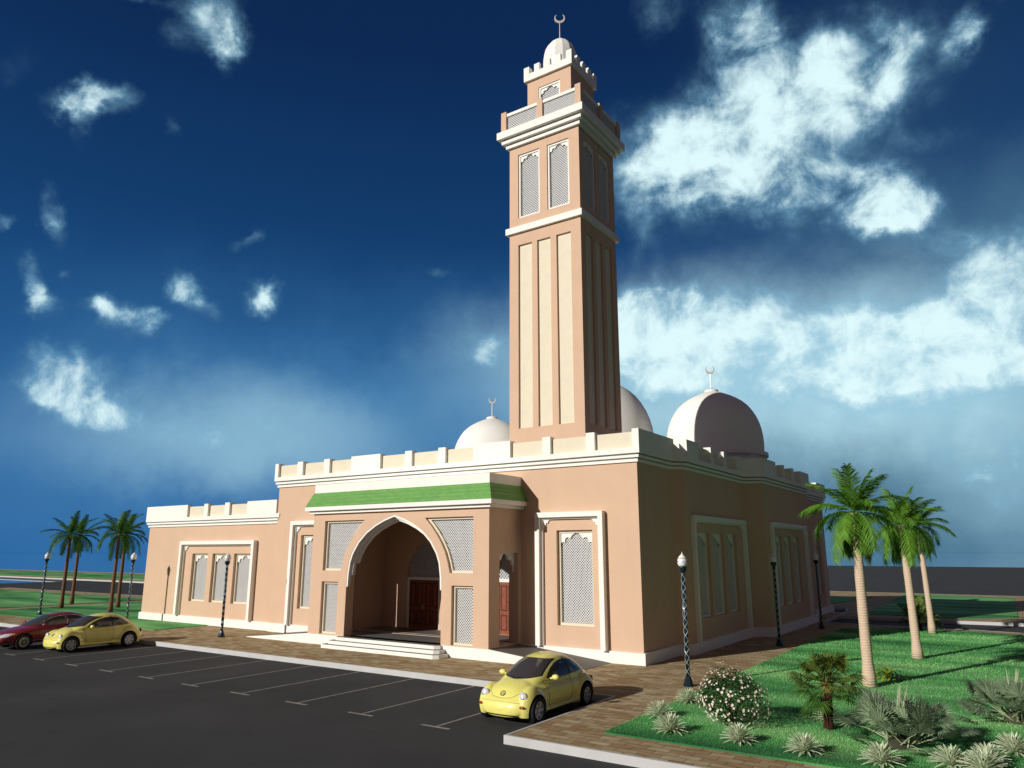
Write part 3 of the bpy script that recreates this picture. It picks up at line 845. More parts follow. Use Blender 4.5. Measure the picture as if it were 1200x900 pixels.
# upper turret
tx0, tx1, ty0, ty1 = -17.25, -14.82, 26.78, 29.07
tu = MB(); T2 = .25
tu.box(tx0+T2, tx1-T2, ty0+T2, ty1-T2, 23.56, 26.5)
tw = []
for fr, ln, s in faces(tx0, tx1, ty0, ty1):
    a0, a1 = (0, ln) if not s else (T2, ln-T2); u0, u1 = ln*.26, ln*.755
    tu.prism(rect(a0, a1, 23.56, 26.5), -T2, 0, fr, [rect(u0, u1, 23.9, 25.97)]); tw.append((fr, u0, u1))
mn(tu, 'turret', M['peach'])
for fr, a, b in tw: window(a, b, 23.9, 25.97, fr, mn, None, rec=.08, fw=.09, pitch=.085, frame_mat='white', trim_h=None)
T4 = [(tx0,ty0),(tx1,ty0),(tx1,ty1),(tx0,ty1)]
bp_ = MB(); bp_.prism(offset(T4, .13), 26.48, 26.85, PLAN)
for fr, ln, s in faces(tx0-.13, tx1+.13, ty0-.13, ty1+.13):
    n = 5; wm = .30; gap = (ln-n*wm)/(n-1)
    for i in range(n):
        if i == n-1: continue
        u = i*(wm+gap)
        bp_.prism(rect(u, u+wm, 26.849, 27.25), -(.16 if i else wm), 0, fr)
mn(bp_, 'parapet', M['white'])
dm = MB(); dm.lathe([(.86,0),(.86,1.0),(.84,1.25),(.78,1.5),(.67,1.75),(.50,1.97),(.30,2.15),(.12,2.28),(.06,2.32)], (-16.03, 27.92, 26.85), 14)
dmo = mn(dm, 'dome', M['white'])
fn = MB(); fn.lathe([(.05,0),(.03,.06),(.022,.95),(.015,1.0)], (-16.03, 27.92, 29.12), 8)
crescent(fn, (-16.03, 27.92, 30.36), .27, .06); mn(fn, 'finial', M['gold'], dmo)

# ------------------------------------------------------------------ street lamps
LAMPS = 'ornate lamp posts around the mosque'
lamp = thing('street_lamp', 'white acorn lamp on teal twisted post beside the flowering bush', 'street lamp', (-8.93, 22.75, 0), 0, LAMPS)
b = MB(); b.lathe([(.17,0),(.17,.05),(.14,.08),(.13,.16),(.10,.22),(.085,.27),(.07,.3)], (0,0,0), 8); b.build('base', M['dark_metal'], lamp)
b = MB(); b.lathe([(.062,.28),(.056,3.36)], (0,0,0), 12)
post = b.build('post', M['dark_metal'], lamp, True)
b = MB()
for sg in (1, -1):
    for ph in (0, PI):
        pts = [(.064*math.cos(sg*t*2*PI/.52+ph), .064*math.sin(sg*t*2*PI/.52+ph), .30+t) for t in [3.04*i/90 for i in range(91)]]
        b.path(pts, .0075, 4)
b.build('twisted_wire', M['pale_metal'], post)
b = MB(); b.lathe([(.06,3.34),(.075,3.37),(.11,3.42),(.125,3.5),(.135,3.53),(.11,3.55)], (0,0,0), 16); b.build('collar', M['dark_metal'], lamp, True)
b = MB(); b.lathe([(.10,3.54),(.135,3.58),(.158,3.66),(.155,3.72),(.135,3.79),(.10,3.85),(.06,3.89),(.03,3.92),(.012,3.95),(.005,4.0)], (0,0,0), 20)
gl = b.build('globe', M['globe'], lamp, True)
b = MB(); b.lathe([(.1385,3.785),(.138,3.80),(.128,3.812)], (0,0,0), 20); b.build('trim_band', M['band_y'], gl, True)
b = MB()
for k in range(5):
    t = 2*PI*k/5; b.path([(.160*math.cos(t+q*.12), .160*math.sin(t+q*.12), 3.69+.02*math.sin(q*1.7+k)) for q in range(5)], .006, 4)
b.build('trim_mark', M['band_b'], gl)
for loc, lab in (((-9.23,34.35,0), 'white acorn lamp on teal post at the lawn edge, before the second side window group'),
                 ((-9.36,43.25,0), 'teal lamp post farthest back along the shaded side wall, by the road'),
                 ((-32.36,22.8,0), 'teal lamp post on the paving before the three windows of the low wing'),
                 ((-43.17,24.1,0), 'teal lamp post on grass just left of the low wing corner'),
                 ((-52.95,23.75,0), 'teal lamp post on grass directly behind the red car')):
    dup(lamp, loc, rnd.uniform(0, 6), lab)

# ------------------------------------------------------------------ plants
def trunk_mesh(r0, r1, h, bend=.0, n=12, k=14, flare=1.35):
    m = MB(); pts = []; rr = []
    for i in range(k+1):
        t = i/k; pts.append((bend*t*t, bend*.4*math.sin(t*3), h*t-.02)); rr.append((r0+(r1-r0)*t)*(1+(flare-1)*max(0, 1-t*7))*(1+.03*math.sin(i*2.3)))
    m.path(pts, rr, n); return m, pts[-1]

def frond(m, hub, az, el, L, droop, leaf=.42, nl=44, r=None, mi=0, width=.036):
    """feather leaf: drooping rachis with two rows of narrow leaflets"""
    d = Vector((math.cos(az), math.sin(az), 0)); up = Vector((0,0,1)); side = d.cross(up)
    pts = []; p = Vector(hub); a = el; step = L/12
    for i in range(13):
        pts.append(p.copy()); p = p+(d*math.cos(a)+up*math.sin(a))*step; a = max(a-droop/12*(1+.6*i/12), -1.45)
    m.path([tuple(q) for q in pts], [max(.004, .016*(1-i/13)) for i in range(13)], 4, mi)
    for i in range(nl):
        t = .10+.90*i/(nl-1); f = t*12; k = min(int(f), 11); q = pts[k].lerp(pts[k+1], f-k)
        tan = (pts[k+1]-pts[k]).normalized(); nrm = side.cross(tan).normalized()
        ll = leaf*(.45+.75*math.sin(PI*min(1, t*.85+.12)))*r.uniform(.85, 1.12)
        for sg in (-1, 1):
            ang = r.uniform(.55, .75)+.15*(1-t)
            v = (side*sg*math.sin(ang)+tan*math.cos(ang)-nrm*r.uniform(.05, .3)).normalized()
            e = q+v*ll-up*ll*r.uniform(.10, .28); mid = q+v*ll*.5
            w = tan*width
            m.add([q-w*.5, q+w*.5, mid+w*.55, mid-w*.55, e], [(0,1,2,3),(3,2,4)], mi)

def feather_palm(name, label, loc, th, n, L, trunk_mat, leaf_mi, r0, r1, seed, skirt=True, group=None, hubz=None, bend=0, leaf=.46, erect=1.48, droop=2.0):
    r = random.Random(seed)
    t = thing(name, label, 'palm tree', loc, 0, group)
    tm, top = trunk_mesh(r0, r1, th, bend); o = tm.build('trunk', trunk_mat, t, True)
    c = MB(); hub = (top[0], top[1], th-.02)
    for i in range(n):
        k = i/(n-1); el = erect-1.75*k**.9+r.uniform(-.15, .15); az = i*2.39996+r.uniform(-.2, .2)
        frond(c, hub, az, el, L*r.uniform(.88, 1.1)*(1-.15*(k < .15)), droop*r.uniform(.8, 1.15)*(.22+.7*k), leaf, r=r, mi=0 if r.random() > .3 else 1)
    if skirt:
        for i in range(20):
            az = i*2.39996*1.3; frond(c, (top[0], top[1], th-.12), az, -.55-r.uniform(0, .6), L*r.uniform(.55, .85), 1.3, leaf*.85, r=r, mi=(2 if i % 4 == 0 else 0))
    c.build('crown', [M['palm'] if leaf_mi == 0 else M['palm_dark'], M['palm_dark'], M['palm_dry']], t)
    return t
RP = 'tall palms with pale trunks on the front lawn'
feather_palm('palm_tree', 'pale trunked palm nearest the viewer on the right lawn, tallest of three', (-4.30,25.55,.03), 5.18, 24, 1.76, M['trunk_pale'], 0, .165, .13, 3, True, RP, bend=.06)
feather_palm('palm_tree', 'pale trunked palm in the middle of the three on the right lawn', (-3.78,33.05,.03), 5.0, 24, 1.75, M['trunk_pale'], 0, .165, .12, 5, True, RP, bend=-.05)
feather_palm('palm_tree', 'pale slim palm farthest back of the three on the right lawn', (-4.20,43.5,.03), 5.25, 22, 1.75, M['trunk_pale'], 0, .15, .11, 8, True, RP, bend=-.1)
LP = 'brown trunked palms on the grass beyond the cars'
for loc, lab, sd in (((-57.99,27.4,.03), 'brown palm at far left, front one of the left pair on grass', 11),
                     ((-61.92,30.0,.03), 'brown palm at far left, rear one of the left pair', 12),
                     ((-51.25,27.4,.03), 'brown palm nearest the low wing, front one of the right pair', 13),
                     ((-54.99,29.9,.03), 'slim brown palm behind the one nearest the low wing', 14)):
    feather_palm('palm_tree', lab, loc, 5.2, 18, 2.0, M['trunk_brown'], 1, .135, .10, sd, False, LP, leaf=.42, erect=1.45, droop=2.0)

def fan_leaf(m, base, az, el, plen, R, r, blades=24, spread=2.1, mi=0, smi=1, droop=.25, w=.022):
    """palmate leaf: stem then a fan of narrow blades"""
    d = Vector((math.cos(az)*math.cos(el), math.sin(az)*math.cos(el), math.sin(el)))
    b = Vector(base); mid = b+d*plen*.55; e = b+d*plen-Vector((0,0,1))*plen*.06
    m.path([tuple(b), tuple(mid), tuple(e)], [.014,.011,.007], 5, smi)
    s = d.cross(Vector((0,0,1))); s = s.normalized() if s.length > .01 else Vector((1,0,0))
    n = s.cross(d).normalized(); tilt = r.uniform(-.5, .6)
    fdir = (d*math.cos(tilt)+n*math.sin(tilt)).normalized()
    fn_ = s.cross(fdir).normalized()
    for i in range(blades):
        t = -spread+2*spread*i/(blades-1)
        v = (fdir*math.cos(t)+s*math.sin(t)).normalized(); L = R*(1-.22*abs(t)/spread)*r.uniform(.9, 1.08)
        pw = s*math.cos(t)-fdir*math.sin(t)
        q1 = e+v*L*.55+fn_*.02*(i % 2); q2 = e+v*L-Vector((0,0,1))*L*droop*r.uniform(.5, 1.3)
        m.add([e, q1-pw*w*1.25, q1+pw*w*1.25, q2], [(0,1,2),(1,3,2)], mi)

r = random.Random(21)
fp = thing('fan_palm', 'small fan palm with dark reddish trunk standing among the pale rosettes', 'palm tree', (-4.17,19.1,.03))
tm, top = trunk_mesh(.11, .095, .88, .04, 12, 12, 1.1); tm.build('trunk', M['trunk_dark'], fp, True)
b = MB(); b.lathe([(.10,.74),(.13,.84),(.13,.95),(.08,1.06),(.02,1.1)], (.04,.02,0), 10); b.build('crown_base', M['palm_dry'], fp, True)
c = MB()
for i in range(30):
    k = i/29; el = 1.35-2.0*k+r.uniform(-.12, .12)
    fan_leaf(c, (.04,.02,.98), i*2.39996+r.uniform(-.2,.2), el, r.uniform(.42, .62), r.uniform(.42, .52), r, 26, 2.0, 0 if i < 24 else 1, 2, .3, .016)
c.build('crown', [M['fan'], M['palm_dark'], M['fan']], fp)

def bush_palm(name, label, loc, seed, sc=1, group=None):
    r = random.Random(seed); t = thing(name, label, 'palm bush', loc, r.uniform(0, 6), group)
    c = MB()
    for i in range(38):
        k = i/37; el = 1.3-1.15*k+r.uniform(-.12, .12); az = i*2.39996
        off = (r.uniform(-.22,.22), r.uniform(-.22,.22), .02)
        fan_leaf(c, off, az, el, r.uniform(.70, 1.0)*(.72+.45*k), r.uniform(.42, .58), r, 30, 1.75, 0, 1, .12, .017)
    for i in range(4):   # young unopened spears
        a = r.uniform(0, 6.28); q = r.uniform(.15, .3); c.path([(0,0,.1), (q*math.cos(a)*.5, q*math.sin(a)*.5, .75), (q*math.cos(a), q*math.sin(a), 1.22)], [.015,.03,.004], 5, 1)
    c.build('crown', [M['fan_grey'], M['fan_stem']], t)
    s = MB(); s.lathe([(.30,0),(.24,.1),(.12,.22),(.05,.25)], (0,0,0), 12); s.build('root_clump', M['soil'], t)
    t.scale = (sc,sc,sc); return t
BG = 'grey green fan palm bushes on the front lawn'
bush_palm('palm_bush', 'large grey green fan palm bush right of the small fan palm', (-2.62,18.25,.03), 4, 1.0, BG)
bush_palm('palm_bush', 'grey green fan palm bush at the right edge of the photo', (-.62,22.35,.03), 9, 1.02, BG)
r = random.Random(31)
t = thing('palm_bush', 'olive palm shrub behind the middle palm trunk near the far road', 'palm bush', (-4.95,45.0,.03))
c = MB()
for i in range(26):
    fan_leaf(c, (r.uniform(-.2,.2), r.uniform(-.2,.2), .3+.5*r.random()), i*2.39996, 1.3-1.6*i/25, r.uniform(.5,.9), r.uniform(.4,.55), r, 18, 1.8, 0, 0, .3, .03)
c.build('crown', [M['fan']], t); s = MB(); s.lathe([(.16,0),(.13,.7),(.05,.8)], (0,0,0), 8); s.build('trunk', M['trunk_dark'], t)
t = thing('leafy_plant', 'low yellow green plant at the foot of the nearest pale palm', 'plant', (-4.05,27.3,.03))
c = MB()
for i in range(26):
    az = i*2.39996; el = 1.3-1.15*i/25; p = Vector((0,0,.05)); d = Vector((math.cos(az), math.sin(az), 0)); s_ = Vector((-d.y, d.x, 0))
    pts = []; a = el
    for k in range(6): pts.append(p.copy()); p = p+(d*math.cos(a)+Vector((0,0,1))*math.sin(a))*.14; a -= .35
    vs = []; 
    for k, q in enumerate(pts): w = .05*math.sin(PI*(k+.4)/6.2); vs += [q-s_*w, q+s_*w]
    c.add(vs, [(2*k, 2*k+1, 2*k+3, 2*k+2) for k in range(5)])
c.build('leaves', M['croton'], t)

# agaves: one rosette, copied
AG = 'pale striped rosettes on the front lawn'
r = random.Random(5)
agave = thing('agave', 'pale agave rosette at the left lawn tip, left of the flowering bush', 'agave', (-7.88,18.1,.03), 0, AG)
c = MB()
for i in range(84):
    k = i/83; az = i*2.39996; el = 1.48-1.25*k; L = r.uniform(.39, .46)*(.85+.15*k)
    d = Vector((math.cos(az), math.sin(az), 0)); s_ = Vector((-d.y, d.x, 0)); p = Vector((0,0,.03)); a = el; pts = []
    for q in range(6): pts.append(p.copy()); p = p+(d*math.cos(a)+Vector((0,0,1))*math.sin(a))*L/5; a -= .10+.05*k
    W = [.026,.032,.032,.028,.020,.003]; vs = []
    for q, (pp, w) in enumerate(zip(pts, W)):
        nn = Vector((0,0,1))*math.cos(a)+d*-math.sin(a)
        vs += [pp-s_*w+Vector((0,0,.006)), pp-s_*w*.35, pp+s_*w*.35, pp+s_*w+Vector((0,0,.006))]
    c.add(vs, [(4*q, 4*q+1, 4*q+5, 4*q+4) for q in range(5)]+[(4*q+2, 4*q+3, 4*q+7, 4*q+6) for q in range(5)], 0)
    c.add(vs, [(4*q+1, 4*q+2, 4*q+6, 4*q+5) for q in range(5)], 1)
c.build('leaves', [M['agave'], M['agave_mid']], agave)
s = MB(); s.lathe([(.07,0),(.06,.06),(.02,.1)], (0,0,0), 10); s.build('root_clump', M['agave_mid'], agave)
for loc, lab, sc in (((-7.06,16.75,.03), 'pale agave rosette second from the left lawn tip, before the bush', 1.05),
                     ((-7.96,20.2,.03), 'pale agave rosette half hidden behind the flowering bush, by the lamp foot', .95),
                     ((-5.49,16.7,.03), 'pale agave rosette directly in front of the flowering bush', 1.0),
                     ((-4.13,16.6,.03), 'pale agave rosette in front of the small fan palm trunk', 1.0),
                     ((-4.30,19.9,.03), 'pale agave rosette just behind the small fan palm trunk', 1.0),
                     ((-2.71,16.55,.03), 'pale agave rosette in front of the large grey green palm bush', 1.05),
                     ((-1.60,17.15,.03), 'pale agave rosette right of the large palm bush, left in the corner cluster', 1.0),
                     ((-1.06,16.95,.03), 'big pale agave rosette at front of the corner cluster', 1.15),
                     ((-1.02,17.75,.03), 'pale agave rosette hidden behind the big front one in the corner cluster', 1.0),
                     ((-.62,18.9,.03), 'pale agave rosette at the lower right edge of the photo', 1.05)):
    dup(agave, loc, rnd.uniform(0, 6), lab, sc)

# flowering bush
r = random.Random(17)
fbush = thing('flowering_bush', 'round dark green bush covered in small cream and pink blossoms', 'bush', (-6.15,18.35,.03))
c = MB(); f = MB()
def blob(r, lo=.0):
    while True:
        v = Vector((r.uniform(-1,1), r.uniform(-1,1), r.uniform(-1,1)))
        if lo < v.length < 1: return v
lump = [(Vector((r.uniform(-1,1), r.uniform(-1,1), r.uniform(-1,1))).normalized(), r.uniform(-.18, .26)) for _ in range(16)]
def radius(v):
    n = v.normalized(); s = 1
    for d, a in lump: s += a*max(0, n.dot(d)-.72)/.28
    return s
for i in range(5200):
    v = blob(r, .35); v = v*radius(v); p = Vector((v.x*.88, v.y*.88, .70+v.z*.66))
    if p.z < .03: continue
    a = Vector((r.uniform(-1,1), r.uniform(-1,1), r.uniform(-.6,1))).normalized(); b_ = a.cross(Vector((r.uniform(-1,1), r.uniform(-1,1), r.uniform(-1,1)))).normalized()
    L = r.uniform(.035, .065); w = L*.38
    c.add([p, p+a*L*.5+b_*w, p+a*L, p+a*L*.5-b_*w], [(0,1,2,3)])
for i in range(560):
    v = blob(r, .05).normalized(); v = v*radius(v)*r.uniform(.9, 1.1); p = Vector((v.x*.91, v.y*.91, .71+v.z*.68))
    if p.z < .06: continue
    n = (v.normalized()+Vector((0,0,.3))).normalized(); a = n.orthogonal().normalized(); b_ = n.cross(a); R = r.uniform(.022, .042)
    vs = [p+n*.008]
    for k in range(10): q = R*(1 if k % 2 == 0 else .72); vs.append(p+(a*math.cos(PI*k/5)+b_*math.sin(PI*k/5))*q+n*.016)
    f.add(vs, [(0, k+1, (k+1) % 10+1) for k in range(10)])
c.build('crown', M['bush'], fbush)
fo = f.build('blossoms', M['blossom'], fbush); fo['kind'] = 'stuff'
b = MB()
for i in range(9): a = i*2.4; b.path([(0,0,-.02), (.12*math.cos(a), .12*math.sin(a), .3), (.4*math.cos(a), .4*math.sin(a), .75)], [.025,.018,.006], 5)
b.build('branches', M['trunk_dark'], fbush)
fbush.scale = (.86,.86,.90)

# ------------------------------------------------------------------ cars
def sgn(v): return 1 if v >= 0 else -1
def loft(mb, secs, n=28, mi=0):
    """closed superellipse loft along x: (x, zc, up, down, half width, exponent)"""
    vs = []
    for x, zc, up, dn, hw, e in secs:
        for i in range(n):
            t = 2*PI*i/n; cy, cz = math.cos(t), math.sin(t)
            vs.append((x, hw*sgn(cy)*abs(cy)**(2/e), zc+(up if cz >= 0 else dn)*sgn(cz)*abs(cz)**(2/e)))
    fs = [(k*n+i, k*n+(i+1)%n, (k+1)*n+(i+1)%n, (k+1)*n+i) for k in range(len(secs)-1) for i in range(n)]
    fs += [tuple(range(n))[::-1], tuple(range((len(secs)-1)*n, len(secs)*n))]
    mb.add(vs, fs, mi)

def smooth_secs(keys, n=60):
    """Catmull-Rom interpolation of loft sections"""
    out = []
    for j in range(n+1):
        t = j/n*(len(keys)-1); i = min(int(t), len(keys)-2); f = t-i
        p = [keys[max(0, i-1)], keys[i], keys[i+1], keys[min(len(keys)-1, i+2)]]
        out.append(tuple(.5*((2*b)+(-a+c)*f+(2*a-5*b+4*c-d)*f*f+(-a+3*b-3*c+d)*f**3) for a, b, c, d in zip(*p)))
    return out

def fuse(name, mb, paint_mat, wheels, wr, vox=.026, inset=.52, iters=5):
    """voxel-fuse the body volumes into one skin, smooth it and cut the wheel arches"""
    o = mb.build(name, paint_mat, None); 
    rm = o.modifiers.new('r', 'REMESH'); rm.mode = 'VOXEL'; rm.voxel_size = vox
    sm = o.modifiers.new('s', 'SMOOTH'); sm.factor = .5; sm.iterations = iters
    cut = MB()
    for x, z in wheels:
        for s in (-1, 1): cut.tube((x, s*inset, z), (x, s*1.2, z), wr, n=48)
    co = cut.build('cutter', paint_mat)
    bo = o.modifiers.new('b', 'BOOLEAN'); bo.operation = 'DIFFERENCE'; bo.object = co; bo.solver = 'EXACT'
    flat = MB(); flat.box(-3, 3, -2, 2, -1, .185); fo_ = flat.build('cutter', paint_mat)
    b2 = o.modifiers.new('b2', 'BOOLEAN'); b2.operation = 'DIFFERENCE'; b2.object = fo_; b2.solver = 'EXACT'
    dg = bpy.context.evaluated_depsgraph_get(); dg.update()
    me = bpy.data.meshes.new_from_object(o.evaluated_get(dg))
    old = o.data; o.modifiers.clear(); o.data = me
    bpy.data.objects.remove(co); bpy.data.objects.remove(fo_); bpy.data.meshes.remove(old)
    me.name = name; me.materials.clear(); me.materials.append(paint_mat); me.materials.append(M['black'])
    mi = []
    for p in me.polygons:
        c = p.center; dark = 0
        for x, z in wheels:
            hy = math.hypot(c.x-x, c.z-z)
            if (abs(hy-wr) < .006 and abs(p.normal.y) < .3) or (hy < wr and abs(p.normal.y) > .9 and abs(abs(c.y)-inset) < .01): dark = 1
        if c.z < .187 and p.normal.z < -.9: dark = 1
        mi.append(dark)
    me.polygons.foreach_set('material_index', mi)
    me.polygons.foreach_set('use_smooth', [True]*len(me.polygons)); me.update()
    bm = bmesh.new(); bm.from_mesh(me)
    for e in bm.edges: e.smooth = not (len(e.link_faces) == 2 and e.calc_face_angle(0) > .75)
    bm.to_mesh(me); bm.free()
    return o

def densify(poly, step=.05):
    out = []
    for i in range(len(poly)):
        a, b = Vector(poly[i]), Vector(poly[(i+1) % len(poly)]); n = max(1, int((b-a).length/step))
        out += [tuple(a.lerp(b, k/n)) for k in range(n)]
    return out
def patch(bvh, poly, axis, side, off, step=.05):
    """project a 2-D outline onto the body from the side (axis y) or the front (axis x)"""
    poly = densify(poly, step); vs = [Vector(p) for p in poly]; n = len(vs)
    us = [p[0] for p in poly]; zs = [p[1] for p in poly]; ins = inside(poly); gs = step*.9
    u = min(us)+gs
    while u < max(us):
        z = min(zs)+gs
        while z < max(zs):
            if ins(u, z) and min((Vector((u, z))-q).length for q in vs[:n]) > gs*.55: vs.append(Vector((u, z)))
            z += gs
        u += gs
    r = delaunay_2d_cdt(vs, [(i, (i+1) % n) for i in range(n)], [], 1, 1e-5)
    P = []; N = []
    for v in r[0]:
        if axis == 'y': o, d = Vector((v[0], side*2, v[1])), Vector((0, -side, 0))
        else: o, d = Vector((side*4, v[0], v[1])), Vector((-side, 0, 0))
        loc, nr, _, _ = bvh.ray_cast(o, d)
        if loc is None: loc, nr, _, _ = bvh.find_nearest(o+d*(1.2 if axis == 'y' else 2.2))
        P.append(loc); N.append(nr)
    # smooth normals a little so that the glass reads as one surface
    P2 = [p+nn.normalized()*off for p, nn in zip(P, N)]
    m = MB(); fs = []
    for f in r[2]:
        a, b_, c_ = (P2[i] for i in f[:3]); nn = (b_-a).cross(c_-a)
        ref = N[f[0]]; fs.append(tuple(f) if nn.dot(ref) > 0 else tuple(f)[::-1])
    m.add(P2, fs); return m
def strip(bvh, line, axis, side, off, w):
    m = MB(); pts = []
    for i in range(len(line)-1):
        a, b = Vector(line[i]), Vector(line[i+1]); n = max(1, int((b-a).length/.04))
        pts += [a.lerp(b, k/n) for k in range(n)]
    pts.append(Vector(line[-1])); q = []
    for v in pts:
        o, d = (Vector((v[0], side*2, v[1])), Vector((0,-side,0))) if axis == 'y' else (Vector((side*4, v[0], v[1])), Vector((-side,0,0)))
        loc, nr, _, _ = bvh.ray_cast(o, d)
        if loc is not None: q.append(tuple(loc+nr*off))
    m.path(q, w, 4); return m

def wheel_parts(car, x, y, z, R, W, spokes, side):
    w = MB(); prof = [(R*.66,-W/2),(R*.9,-W/2),(R*.97,-W*.42),(R,-W*.25),(R,W*.25),(R*.97,W*.42),(R*.9,W/2),(R*.66,W/2),(R*.64,W*.2),(R*.64,-W*.3)]
    n = 36; vs = [(x+r_*math.cos(2*PI*i/n), y+side*d, z+r_*math.sin(2*PI*i/n)) for r_, d in prof for i in range(n)]
    k = len(prof); w.add(vs, [(a*n+i, a*n+(i+1)%n, ((a+1)%k)*n+(i+1)%n, ((a+1)%k)*n+i) for a in range(k) for i in range(n)])
    wo = w.build('wheel', M['rubber'], car, False); auto_smooth(wo, 50)
    r = MB(); fr = Frame((x, y), (side*-1, 0))
    # rim ring, hub and spokes facing outwards
    F = lambda u, d, zz: (x+u, y+side*d, z+zz)
    ring = [(R*.68*math.cos(2*PI*i/40), R*.68*math.sin(2*PI*i/40)) for i in range(40)]
    ri = [(R*.56*math.cos(2*PI*i/40), R*.56*math.sin(2*PI*i/40)) for i in range(40)]
    r.prism(ring, W*.20, W*.44, F, [ri])
    r.prism([(R*.17*math.cos(2*PI*i/20), R*.17*math.sin(2*PI*i/20)) for i in range(20)], W*.1, W*.42, F)
    for s in range(spokes):
        t = 2*PI*s/spokes; ca, sa = math.cos(t), math.sin(t)
        q = [(R*.12, -.055), (R*.6, -.038), (R*.6, .038), (R*.12, .055)]
        r.prism([(a*ca-b*sa, a*sa+b*ca) for a, b in q], W*.12, W*.37, F)
    r.build('rim', M['rim'], wo)
    d = MB(); d.prism([(R*.64*math.cos(2*PI*i/30), R*.64*math.sin(2*PI*i/30)) for i in range(30)], 0, W*.06, F); d.build('brake_disc', M['black'], wo)

